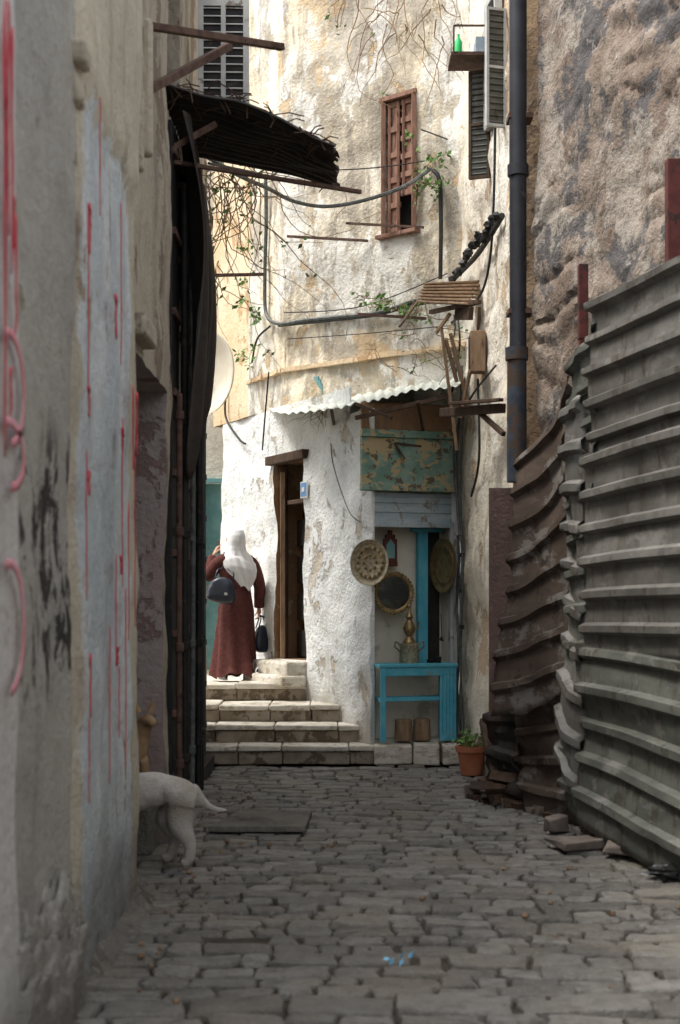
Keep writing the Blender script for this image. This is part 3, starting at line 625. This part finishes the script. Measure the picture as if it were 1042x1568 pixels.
g.done('blue_wrapper',['scrap'],None,fix=False)
g=MB(); g.box((1.62,9.3,.05),(.5,.3,.05),0,Matrix.Rotation(.3,3,'Z'),.02); g.box((1.85,8.95,.06),(.35,.2,.06),0,Matrix.Rotation(-.4,3,'Z'),.02); g.box((1.5,9.9,.06),(.16,.1,.1),0,Matrix.Rotation(.6,3,'Z'),.02)
g.done('broken_slabs',['stone'],None,bevel=.012)
g=MB()
for k in range(120):
    Y=random.uniform(5.5,12.5); X=random.choice([random.uniform(-1.0,-.6),random.uniform(-1,1.8)]); g.grid(blob((X,Y,.012),(random.uniform(.006,.018),)*3,k,.5),6,4,random.choice([0,1]),True)
g.done('road_litter',['stone','twig'],None)
# ------------------------------------------------------------ shop goods
RY=Matrix.Rotation(math.pi/2,3,'X')
def disc(c,r,prof,R,n=40):
    g=MB()
    for (pr,mi) in prof: g.lathe([(a*r,b*r) for a,b in pr],c,n,mi,R)
    return g
Rs=Matrix.Rotation(math.atan2(nS.y,nS.x)+math.pi/2,3,'Z')@RY
c=on(561,862,PS0,PS1,.12)
tray=[([(0,.0),(.62,.0),(.66,.03),(.7,.0),(.84,.0),(.9,.05),(1,.08),(1,.04),(.88,-.02),(0,-.03)],0)]
Rq=Matrix.Rotation(-.62,3,'Z')@RY
g=disc(c,.23,tray,Rq)
for k in range(16):
    a=k*math.pi/8; g.lathe([(0,.012),(.02,.006),(.022,0)],c+Rq@V((.15*math.cos(a),.15*math.sin(a),0)),8,1,Rq)
for k in range(8):
    a=k*math.pi/4; g.lathe([(0,.012),(.016,.006),(.018,0)],c+Rq@V((.075*math.cos(a),.075*math.sin(a),0)),8,1,Rq)
g.done('engraved_brass_tray',['brassd','brass'],None)
c=on(680,866,PS0,PS1,.02); g=disc(c,.28,tray,Matrix.Rotation(-1.15,3,'Z')@RY); g.done('engraved_brass_tray',['brass'],None)
c=on(606,908,PS0,PS1,-.06); g=disc(c,.215,[([(0,.0),(.76,.01),(.78,.05),(.85,.1),(.93,.1),(1,.04),(1,0),(0,-.02)],0),([(0,.045),(.8,.045)],1)],Rs)
for k in range(34):
    a=k*2*math.pi/34; g.lathe([(0,.022),(.012,.016),(.016,0)],c+Rs@V((.208*math.cos(a),.208*math.sin(a),.01)),6,0,Rs)
g.done('round_mirror',['brass','mirror'],None)
g=MB(); o=on(608,842,PS0,PS1,-.2); 
for (x,z,w,h) in((0,0,.15,.24),(0,.14,.11,.05),(0,.18,.05,.06),(0,-.14,.16,.04)): g.box(o+RS@V((x,0,z)),(w,.03,h),0,RS)
g.add([o+RS@V(p) for p in((-.045,-.02,-.08),(.045,-.02,-.08),(.045,-.02,.06),(0,-.02,.12),(-.045,-.02,.06))],[(0,1,2,3,4)],1)
g.done('carved_mirror',['dkred','blued'],None,bevel=.006)
g=MB(); o=on(625,1000,PS0,PS1,.04); o.z=1.0
g.lathe([(0,0),(.09,0),(.1,.03),(.095,.17),(.11,.19),(.11,.2),(.0,.21)],o,18,1)
for s in(-1,1): g.tube([o+V((s*.095,0,.12)),o+V((s*.15,0,.17)),o+V((s*.14,0,.22)),o+V((s*.1,0,.2))],.009,6,0)
g.lathe([(0,.2),(.07,.21),(.05,.24),(.03,.27),(.055,.32),(.065,.36),(.04,.41),(.022,.44),(.04,.47),(.02,.51),(.013,.56),(.022,.58),(.0,.62)],o,16,0)
g.tube([o+V((.04,0,.33)),o+V((.09,0,.36)),o+V((.1,0,.42))],.009,6,0)
g.done('brass_samovar',['brass','brassd'],None)
TB=group('blue_table',on(628,1130,PS0,PS1,.12)); g=MB()
t0=on(570,1024,PS0,PS1,.16); t1=on(687,1024,PS0,PS1,.16)
def tp(u,z,off): return t0*(1-u)+t1*u+V((0,0,z-t0.z*(1-u)-t1.z*u))+nS*off
ZT=.985; ZF=.225
g.beam(tp(-.01,ZT,-.1),tp(1.01,ZT,-.1),.36,.035); g.beam(tp(.02,ZT-.06,.05),tp(.98,ZT-.06,.05),.03,.09)
for u,off in((.05,.05),(.05,-.25),(.95,-.25)): g.beam(tp(u,ZF,off),tp(u,ZT-.02,off),.055,.055)
for k in range(5): u=.80+.045*k; g.beam(tp(u,ZF,.05),tp(u,ZT-.02,.05),.03+.012*(k%2),.03)
g.beam(tp(.07,ZF+.42,.0),tp(.8,ZF+.42,.0),.04,.04); g.beam(tp(.07,ZF+.42,-.2),tp(.95,ZF+.42,-.2),.04,.04)
g.beam(tp(.05,ZF+.42,.05),tp(.05,ZF+.42,-.25),.04,.04)
g.done('frame',['blue'],TB,smooth=False,bevel=.006)
g=MB()
for u in(.38,.62): 
    o=tp(u,ZF,-.1); g.lathe([(0,.0),(.085,0),(.09,.05),(.085,.2),(.07,.215),(0,.2)],o,14,0)
g.done('wooden_mortar',['wood'],None)
g=MB(); o=on(628,1000,PS0,PS1,.05); o.z=1.005; 
g.lathe([(0,0),(.04,0),(.05,.03),(.0,.03)],o+V((.2,.05,0)),12,0); g.lathe([(0,0),(.03,0),(.035,.06),(.0,.06)],o+V((.27,.05,0)),12,0); g.tube([o+V((.3,.05,.5)),o+V((.31,.05,.27)),o+V((.3,.05,.22))],[.004,.004,.03],8,0)
g.done('small_pots',['blk'],None)
def pot(name,c,r,h,seed):
    random.seed(seed); G=group(name,c); g=MB(); g.lathe([(0,0),(r*.68,0),(r*.92,h*.8),(r*1.04,h*.8),(r*1.06,h),(r*.95,h),(r*.9,h*.86),(0,h*.86)],c,24,0); g.done('pot',['terra'],G)
    g=MB()
    for k in range(30):
        a=random.uniform(0,6.3); p=V(c)+V((0,0,h*.85)); q=p+V((math.cos(a)*r*random.uniform(.3,1.1),math.sin(a)*r*random.uniform(.3,1.1),random.uniform(.03,.17))); g.tube([p,(p+q)/2+V((0,0,.02)),q],.004,4,1)
        for j in range(4): g.leaf(q+V((random.gauss(0,.02),random.gauss(0,.02),random.gauss(0,.015))),.045,0)
    g.done('plant',['leaf','twig'],G,fix=False)
pot('flower_pot',(1.235,13.3,0),.145,.27,3)
random.seed(21)
g=MB(); c=at(315,572,15.6); R=Matrix.Rotation(-.75,3,'Z')@RY
g.lathe([(0,-.1),(.15,-.09),(.3,-.055),(.4,-.015),(.45,.01),(.46,.01),(.45,-.02),(.3,-.07),(0,-.115)],c,36,0,R); g.tube([c,c+V((-.05,.5,-.3)),c+V((-.1,1.2,-.3))],.02,8,1); g.tube([c+R@V((0,-.4,0)),c+R@V((0,0,.4))],.01,6,1)
g.done('satellite_dish',['cream','rust'],None)
# ------------------------------------------------------------ cables, rods
def curve(pts,n=8):
    pts=[V(p) for p in pts]; out=[]
    for i in range(len(pts)-1):
        p0=pts[max(i-1,0)];p1=pts[i];p2=pts[i+1];p3=pts[min(i+2,len(pts)-1)]
        for k in range(n):
            t=k/n; out.append(.5*((2*p1)+(p2-p0)*t+(2*p0-5*p1+4*p2-p3)*t*t+(3*p1-p0-3*p2+p3)*t**3))
    out.append(pts[-1]); return out
def U(px,py,off=.05): return on(px,py,PU0,PU1,off)
def Wp(px,py,off=.05): return on(px,py,PW0,PW1,off)
def R_(px,py,off=.05): return on(px,py,PR0,PR1,off)
def wires(name,lst,mats=('cab','cabg')):
    g=MB()
    for pts,r,mi in lst: g.tube(curve(pts),r,6,mi)
    return g.done(name,list(mats),None)
wires('overhead_cable',[([at(310,235,11.5),at(365,268,12.5),at(410,288,13.2),at(450,308,13.8),at(500,316,14.2),at(560,306,14.3),at(620,285,14.3),U(668,262,.1)],.02,1),
  ([at(320,250,11.6),at(380,262,12.8),at(412,270,14.5),U(440,262,.1)],.012,0),([at(440,262,14.6),at(560,258,14.4),U(660,250,.1)],.006,0)])
wires('wall_cable',[([Wp(413,268),Wp(414,340),Wp(412,420),Wp(414,480),U(432,497),U(470,492),U(530,486),U(585,480),U(640,462),U(690,455)],.022,1),
  ([U(668,262),U(678,280),U(680,350),U(679,428)],.022,0),([U(432,500),U(470,496),U(530,490),U(585,483),U(640,468),U(690,462)],.014,0),
  ([Wp(392,556),Wp(400,520),Wp(420,500)],.012,0),([Wp(352,600),Wp(352,640),Wp(372,672),Wp(382,680)],.014,0),
  ([U(440,480),U(560,470),U(690,420)],.006,0),([R_(705,425),R_(735,395),R_(760,360),R_(778,330)],.028,0),([R_(690,500),R_(730,470),R_(755,420),R_(765,300),R_(768,60)],.012,0),
  ([R_(700,530),R_(715,600),R_(705,700),R_(712,820)],.016,1),([R_(740,580),R_(742,700),R_(730,760)],.012,0),([Wp(418,570),Wp(412,640),Wp(408,690)],.01,0),
  ([U(650,200),U(690,215)],.008,0),([U(520,640,.1),Wp(515,700),Wp(540,780),Wp(560,800)],.006,1),([R_(700,440),R_(712,520),R_(700,600)],.01,0),([R_(768,560),R_(735,600),R_(712,640)],.01,0),([U(445,520),U(560,512),U(690,500)],.005,0)])
g=MB()
for a,b,r in((U(468,370,.3),U(568,370,.05),.016),(U(553,349,.25),U(652,349,.03),.015),(at(312,422,13.6),at(402,420,14.6),.02),(U(585,490,.4),U(662,490,.1),.017),(at(612,500,14.2),U(650,455,.05),.012)):
    g.beam(a,b,r*1.6,r*1.6)
g.done('iron_rods',['rust'],None)
g=MB()
for k in range(14):
    c=R_(706+5.2*k+random.uniform(-2,2),425-7*k+random.uniform(-8,8),.08); g.grid(blob(c,(.045,.045,.04),k,.9),8,6,0,True)
g.done('cable_knot',['cab'],None)
# ------------------------------------------------------------ vines
def vine(name,starts,nleaf,down=1.0,spread=.35,length=1.2,r=.007,leafr=.05,seedv=1,plane=None):
    random.seed(seedv); g=MB()
    for s in starts:
        p=V(s); d=V((random.gauss(0,spread),random.gauss(0,spread),-down)).normalized(); pts=[p.copy()]; n=random.randint(9,16); L=length*random.uniform(.5,1.1)/n
        for i in range(n):
            d=(d+V((random.gauss(0,.28),random.gauss(0,.28),random.gauss(0,.28)-.05*down))).normalized(); p=p+d*L
            if plane:
                q0,nn,lo,hi=plane; k=(p-q0).dot(nn)
                if k<lo: p+=nn*(lo-k)
                if k>hi: p-=nn*(k-hi)
            pts.append(p.copy())
            if random.random()<nleaf:
                for j in range(random.randint(1,3)): g.leaf(p+V((random.gauss(0,.02),random.gauss(0,.02),random.gauss(0,.02))),leafr*random.uniform(.6,1.2),1)
        g.tube(pts,[r*(1-.75*i/len(pts)) for i in range(len(pts))],5,0)
    return g.done(name,['twig','leaf'],None,fix=False)
st=[at(random.uniform(305,400),random.uniform(245,290),random.uniform(12,14.5)) for _ in range(46)]
vine('hanging_vine',st,.1,.8,.5,1.9,.006,.05,4)
st=[at(random.uniform(300,345),random.uniform(300,430),random.uniform(12.8,14.3)) for _ in range(18)]
vine('dry_creeper',st,.12,.6,.5,1.2,.006,.05,8)
PLU=(V((PU0[0],PU0[1],0)),nU,.04,.2)
st=[U(random.uniform(530,690),random.uniform(-60,60),.1) for _ in range(34)]
vine('wall_creeper',st,.07,.5,.7,1.4,.007,.055,5,PLU)
st=[U(random.uniform(645,690),random.uniform(235,290),.12) for _ in range(14)]+[U(random.uniform(570,670),random.uniform(455,480),.2) for _ in range(16)]
vine('green_creeper',st,.35,.35,.7,.35,.006,.055,6,(PLU[0],nU,.04,.4))
st=[U(random.uniform(500,530),630,.3)+V((0,-.1,0)) for _ in range(20)]
vine('dry_tuft',st,.0,.9,.5,.45,.004,.05,9)
st=[at(random.uniform(600,700),random.uniform(490,570),13.9) for _ in range(26)]
vine('dry_branches',st,.05,.1,.9,.7,.005,.05,10)
st=[Wp(random.uniform(380,420),random.uniform(360,560),.15) for _ in range(8)]
vine('wall_weed',st,.5,.1,.8,.3,.005,.06,12)
# ------------------------------------------------------------ figures
def skel(name,pts,edges,radii,roots,mat,parent,sub=2):
    me=bpy.data.meshes.new(name); me.from_pydata([tuple(p) for p in pts],edges,[]); me.materials.append(M[mat])
    o=bpy.data.objects.new(name,me); sc.collection.objects.link(o); attach(o,parent); md=o.modifiers.new('skin','SKIN'); md.use_smooth_shade=True; md.branch_smoothing=.6
    sv=me.skin_vertices[0].data
    for i,r in enumerate(radii): sv[i].radius=(r,r) if not isinstance(r,tuple) else r; sv[i].use_root=(i in roots)
    q=o.modifiers.new('sub','SUBSURF'); q.levels=sub; q.render_levels=sub; return o
base=V((-1.2,16.28,.725)); wf=V((-.45,.893,0)).normalized(); wr=V((wf.y,-wf.x,0))
def L(s,f,z): return base+wr*s+wf*f+V((0,0,z))
WO=group('woman_in_headscarf',base)
EL=L(-.3,.1,1.2); WR=L(-.2,.2,1.42)
pts=[L(0,0,.92),L(0,0,1.12),L(0,0,1.33),L(0,.0,1.45),L(0,.01,1.52),
 L(-.17,0,1.38),EL,WR,
 L(.17,0,1.38),L(.27,-.03,1.09),L(.31,.05,.84),
 L(-.09,0,.86),L(-.1,.14,.48),L(-.1,.14,.09),L(.09,0,.86),L(.1,0,.47),L(.12,-.2,.12)]
ed=[(0,1),(1,2),(2,3),(3,4),(2,5),(5,6),(6,7),(2,8),(8,9),(9,10),(0,11),(11,12),(12,13),(0,14),(14,15),(15,16)]
skel('body',pts,ed,[.13,.11,.12,.055,.05,.055,.042,.028,.055,.042,.028,.09,.06,.035,.09,.06,.035],[0],'skin',WO)
hf=V((-.85,.5,0)).normalized(); hr=V((hf.y,-hf.x,0)); hc=L(0,.03,1.62)
g=MB()
def headf(u,v):
    a=u*2*math.pi; b=(v-.5)*math.pi; d=V((math.cos(a)*math.cos(b),math.sin(a)*math.cos(b),math.sin(b)))
    x=d.x*.075; y=d.y*.095; z=d.z*.115
    if d.y>0:
        y+=.028*math.exp(-((d.x/.14)**2+((d.z+.08)/.2)**2)); y-=.012*math.exp(-(((abs(d.x)-.35)/.15)**2+((d.z-.08)/.12)**2)); y+=.008*math.exp(-((d.x/.3)**2+((d.z+.5)/.1)**2))
        if d.z<0: x*=1+.22*d.z
    return hc+hr*x+hf*y+V((0,0,z))
g.grid(headf,32,20,0,True); 
for s in(-1,1): g.lathe([(0,-.012),(.01,-.006),(.012,0),(.01,.006),(0,.012)],hc+hr*s*.03+hf*.078+V((0,0,.01)),10,1)
g.beam(hc-hr*.022+hf*.088-V((0,0,.055)),hc+hr*.022+hf*.088-V((0,0,.055)),.01,.008,2)
g.done('head',['skin','dark','redp'],WO)
g=MB(); rings=[(1.765,0,.0,.01,.01),(1.755,0,-.0,.055,.06),(1.72,0,-.01,.088,.098),(1.66,0,-.015,.105,.118),(1.6,0,-.02,.108,.118),(1.54,0,-.02,.105,.11),(1.48,.0,-.02,.118,.11),(1.42,.01,-.02,.165,.125),(1.36,.02,-.03,.195,.145),(1.28,.035,-.05,.19,.15),(1.2,.05,-.07,.16,.13),(1.12,.06,-.09,.11,.10),(1.05,.065,-.1,.05,.08)]
def scarf(u,v):
    k=v*(len(rings)-1); i=min(int(k),len(rings)-2); t=k-i; z,s,f,a,b=[rings[i][j]*(1-t)+rings[i+1][j]*t for j in range(5)]
    th=u*2*math.pi; fold=1+.06*math.sin(th*7+z*8)*min(1,max(0,(1.7-z)*3))+.04*math.sin(th*13+2+z*5)*min(1,max(0,(1.6-z)*4))
    hx=math.cos(th); hy=math.sin(th)
    p=wr*(s+a*hx*fold)+wf*(f+b*hy*fold)
    d=V((hx*wr.x+hy*wf.x,hx*wr.y+hy*wf.y,0)); c=d.dot(hf)
    if 1.5<z<1.73 and c>.6: p-=hf*.055*(c-.6)/.4*math.sin((z-1.5)/.23*math.pi)
    zz=z
    if z<1.4: zz=z+ .16*max(0,hy)*(1.4-z)/.35+.03*math.sin(th*2)
    return base+p+V((0,0,zz))
g.grid(scarf,64,60,0,True); g.done('headscarf',['scarf'],WO,ang=2.5)
g=MB(); rr=[(1.47,0,0,.06,.06),(1.43,0,0,.12,.085),(1.39,0,0,.185,.1),(1.32,0,0,.205,.12),(1.2,0,0,.195,.13),(1.05,.0,-.0,.175,.13),(.92,.0,-.01,.195,.15),(.75,.0,-.01,.21,.165),(.5,-.01,-.01,.225,.195),(.25,-.025,-.02,.245,.235),(.06,-.035,-.03,.27,.275)]
def robe(u,v):
    k=v*(len(rr)-1); i=min(int(k),len(rr)-2); t=k-i; z,s,f,a,b=[rr[i][j]*(1-t)+rr[i+1][j]*t for j in range(5)]
    th=u*2*math.pi; w=min(1,max(0,(1.1-z)/.9)); fold=1+w*(.1*math.sin(th*5+1+z*1.3)+.07*math.sin(th*9+z*2.2))+.02*math.sin(z*26+th*2)*(1-w)
    zz=z+(.03*math.sin(th*3+1)+.012*math.sin(th*11) if z<.1 else 0)
    return L(s+a*math.cos(th)*fold,f+b*math.sin(th)*fold,zz)
g.grid(robe,96,50,0,True)
g.tube(curve([L(.14,0,1.385),L(.22,-.01,1.3),L(.285,-.03,1.09),L(.305,.02,.95),L(.315,.05,.84)],6),[.075,.08,.076,.07,.066,.06,.058],14,0)
g.tube(curve([L(-.12,0,1.385),L(-.21,.03,1.33),EL,L(-.26,.15,1.3),WR],6),[.075,.08,.078,.076,.066,.056,.05],14,0)
g.done('robe',['robe'],WO,ang=2.5)
def hand(name,o,d,nrmv,thumb,curl):
    d=d.normalized(); nn=nrmv.normalized(); s=d.cross(nn).normalized()*thumb
    pts=[o-d*.02,o+d*.035,o+d*.075]; ed=[(0,1),(1,2)]; rad=[.02,(.03,.017),(.033,.014)]; roots=[0]
    for k,(off,ln) in enumerate(((.027,.068),(.009,.078),(-.009,.072),(-.026,.055))):
        b=len(pts); p=o+d*.06+s*off*.9; dd=d.copy(); pts.append(p); rad.append(.009); roots.append(b)
        p=p+d*.02; 
        for j in range(3):
            dd=(dd*math.cos(curl)+nn*math.sin(curl)).normalized() if j else dd
            p=p+dd*ln/3+s*off*.05; pts.append(p); rad.append(.0088-.0012*j); ed.append((len(pts)-2,len(pts)-1))
    b=len(pts); roots.append(b); p=o+d*.02+s*.018; pts.append(p); rad.append(.011)
    for q in(s*.028+d*.022,s*.01+d*.028+nn*.012,d*.02+nn*.014): p=p+q; pts.append(p); rad.append(.009); ed.append((len(pts)-2,len(pts)-1))
    skel(name,pts,ed,rad,roots,'skin',WO,1)
hand('left_hand',L(-.192,.208,1.435),(wr*.5+V((0,0,1))),wr,-1,.45)
hand('right_hand',L(.316,.055,.83),V((0,0,-1)),-wr,1,.8)
g=MB(); g.box(L(-.125,.225,1.54),(.012,.07,.15),0,Matrix.Rotation(.5,3,'Z')); g.done('phone',['black'],WO,bevel=.006)
def bagf(c,sx,sy,sz,R,taper=.2,p=.5,seed=1):
    def fn(u,v):
        a=u*2*math.pi; b=(v-.5)*math.pi; sg=lambda x:math.copysign(abs(x)**p,x)
        x=sg(math.cos(a))*sg(math.cos(b)); y=sg(math.sin(a))*abs(math.cos(b))**p; z=sg(math.sin(b)); k=1-taper*(z*.5+.5)
        k*=1+.12*noise.noise(V((x*1.5+seed,y*2,z*2))); return V(c)+R@V((x*sx*k,y*sy*k,z*sz-.03*abs(x)**2*(z>0)))
    return fn
Rb=Matrix.Rotation(math.atan2(wr.y,wr.x)-.45,3,'Z')@Matrix.Rotation(.2,3,'Y')
g=MB(); bc=L(-.24,-.17,1.03); g.grid(bagf(bc,.18,.08,.15,Rb,.25,.65),36,20,0,True)
for s in(-1,1): g.tube(curve([bc+Rb@V((s*.1,.03*s,.11)),bc+Rb@V((s*.09,.02,.22)),L(-.16+.02*s,-.06,1.3),L(-.12+.02*s,.0,1.465)],6),.009,6,0)
g.box(bc+Rb@V((.06,-.085,-.03)),(.035,.01,.03),1,Rb)
g.done('shoulder_bag',['leath','grey'],WO)
Rb=Matrix.Rotation(math.atan2(wr.y,wr.x)+.2,3,'Z'); bc=L(.345,.03,.47)
g=MB(); g.grid(bagf(bc,.13,.08,.16,Rb,.35,.7,4),36,20,0,True)
for s in(-1,1): g.tube(curve([bc+Rb@V((-.07,.03*s,.12)),bc+Rb@V((-.03,.02*s,.24)),L(.322,.065,.745),bc+Rb@V((.03,.02*s,.24)),bc+Rb@V((.07,.03*s,.12))],6),.008,6,0)
g.done('handbag',['leath'],WO)
def shoe(g,c,d,pitch=0):
    d=V(d).normalized(); r=V((d.y,-d.x,0)); R=Matrix((r,d,V((0,0,1)))).transposed()@Matrix.Rotation(pitch,3,'X')
    def fn(u,v):
        a=u*2*math.pi; y=-.13+.26*v; w=.042*math.sin(min(1,max(.02,v*1.0))*math.pi*.92+.12)**.45; h=.085 if v<.35 else .085-.05*min(1,(v-.35)/.35)
        if v>.95 or v<.03: w*=.6; h*=.7
        return V(c)+R@V((w*math.cos(a),y,h*.5*(1+max(-.98,math.sin(a)))))
    g.grid(fn,18,16,0,True); g.grid(lambda u,v:V(c)+R@V((.045*math.cos(u*6.283)*(.75+.25*math.sin(v*3)),.138*math.sin(u*6.283),-.002+.018*v)),20,2,1,True)
g=MB(); shoe(g,L(-.1,.16,.004),wf); shoe(g,L(.16,-.3,.045),wf+wr*.6,-.35); g.done('shoes',['shoe','white'],WO)
def dog(name,P,mat):
    G=group(name,P(0,0,0)); 
    pts=[P(0,0,.46),P(.05,0,.44),P(-.14,0,.47),P(-.3,0,.45),P(-.45,0,.44),P(-.55,0,.48),P(-.67,0,.54),P(-.77,0,.56),P(-.85,0,.53),P(-.92,0,.5)]
    ed=[(0,1),(0,2)]+[(i,i+1) for i in range(2,9)]; rad=[.155,.12,.15,.155,.17,.15,.1,.085,.055,.035]
    def chain(st,ps,rs):
        p=st
        for q,r in zip(ps,rs): pts.append(q); rad.append(r); ed.append((p,len(pts)-1)); p=len(pts)-1
    chain(0,[P(.02,-.08,.36),P(-.02,-.095,.265),P(.065,-.095,.165),P(.055,-.095,.05),P(.005,-.095,.028)],[.13,.09,.042,.034,.038])
    chain(0,[P(-.03,.08,.36),P(-.11,.095,.26),P(-.03,.095,.17),P(-.08,.095,.05),P(-.13,.095,.028)],[.13,.09,.042,.034,.038])
    chain(4,[P(-.47,-.08,.34),P(-.44,-.085,.25),P(-.46,-.085,.13),P(-.46,-.085,.05),P(-.5,-.085,.026)],[.1,.055,.036,.03,.034])
    chain(4,[P(-.49,.08,.34),P(-.47,.085,.25),P(-.54,.085,.14),P(-.56,.085,.05),P(-.6,.085,.026)],[.1,.055,.036,.03,.034])
    chain(1,[P(.12,.03,.40),P(.16,.05,.36),P(.21,.08,.335),P(.27,.1,.33)],[.032,.022,.018,.007])
    skel('body',pts,ed,rad,[0],mat,G,2)
    g=MB()
    for s in(-1,1): g.tube([P(-.74,s*.05,.62),P(-.73,s*.085,.63),P(-.75,s*.1,.56)],[.035,.03,.01],8,0)
    for s in(-1,1): g.lathe([(0,-.01),(.009,0),(0,.01)],P(-.84,s*.04,.565),8,1)
    g.lathe([(0,-.015),(.015,0),(0,.015)],P(-.95,0,.505),8,1); g.done('ears_eyes_nose',[mat,'black'],G)
DB=V((-.965,8.62,0)); dd=V((1,.03,0)).normalized(); ds=V((-.03,1,0))
dog('white_dog',lambda a,b,c:DB+dd*a+ds*b+V((0,0,c*1.0)),'furw')
TD=group('tan_dog',(-1.35,9.15,.36)); o=V((-1.36,9.17,.36))
def T(x,y,z): return o+V((x,y,z))
pts=[T(-.1,.02,.1),T(-.03,0,.22),T(.05,-.02,.33),T(.09,-.04,.42),T(.11,-.05,.5),T(.15,-.12,.49),T(.18,-.17,.475),
 T(.1,-.07,.25),T(.11,-.07,.12),T(.12,-.08,.02),T(.15,-.1,.015),T(.07,.06,.25),T(.08,.06,.12),T(.08,.06,.02),T(.11,.04,.015),
 T(-.02,-.09,.09),T(.06,-.1,.05),T(.0,-.1,.02),T(-.02,.1,.09),T(.05,.11,.05),T(-.2,.03,.05),T(-.28,.03,.04)]
ed=[(0,1),(1,2),(2,3),(3,4),(4,5),(5,6),(2,7),(7,8),(8,9),(9,10),(2,11),(11,12),(12,13),(13,14),(0,15),(15,16),(16,17),(0,18),(18,19),(0,20),(20,21)]
skel('body',pts,ed,[.1,.1,.09,.06,.06,.04,.025,.04,.026,.022,.025,.04,.026,.022,.025,.07,.04,.025,.07,.04,.025,.012],[0],'furb',TD)
g=MB()
for s in(-1,1): g.tube([T(.1+s*.04,-.05,.54),T(.1+s*.055,-.045,.59),T(.1+s*.06,-.045,.62)],[.025,.016,.004],8,0)
for s in(-1,1): g.lathe([(0,-.008),(.008,0),(0,.008)],T(.145+s*.03,-.1,.525),8,1)
g.done('ears_eyes',['furb','black'],TD)
# ------------------------------------------------------------ light, camera
w=bpy.data.worlds.new('World'); sc.world=w; w.use_nodes=True; nt=w.node_tree; bg=nt.nodes['Background']; sky=nt.nodes.new('ShaderNodeTexSky')
sky.sky_type='NISHITA'; sky.sun_disc=False
sd=V((-1,-.12,0)).normalized(); el=math.radians(62)
sky.sun_elevation=el; sky.sun_rotation=math.atan2(sd.x,sd.y)
sky.dust_density=4; sky.air_density=1.0
hs=nt.nodes.new('ShaderNodeHueSaturation'); hs.inputs['Saturation'].default_value=.18
nt.links.new(sky.outputs[0],hs.inputs['Color']); nt.links.new(hs.outputs[0],bg.inputs[0]); bg.inputs[1].default_value=.39
L_=bpy.data.lights.new('sun','SUN'); L_.energy=2.9; L_.angle=math.radians(14); L_.color=(1,.945,.85); lo=bpy.data.objects.new('sun',L_); sc.collection.objects.link(lo)
sv=V((sd.x*math.cos(el),sd.y*math.cos(el),math.sin(el))); lo.rotation_euler=sv.to_track_quat('Z','Y').to_euler(); lo.location=(0,0,20)
cam=bpy.data.cameras.new('camera'); co=bpy.data.objects.new('camera',cam); sc.collection.objects.link(co); co.location=(0,0,CH); co.rotation_euler=(math.pi/2,0,0)
cam.sensor_fit='HORIZONTAL'; cam.sensor_width=24; cam.lens=50; cam.shift_y=141/1042; cam.clip_end=500
cam.dof.use_dof=True; cam.dof.focus_distance=15; cam.dof.aperture_fstop=2.4
sc.camera=co
sc.view_settings.view_transform='Standard'; sc.view_settings.look='None'; sc.view_settings.exposure=0
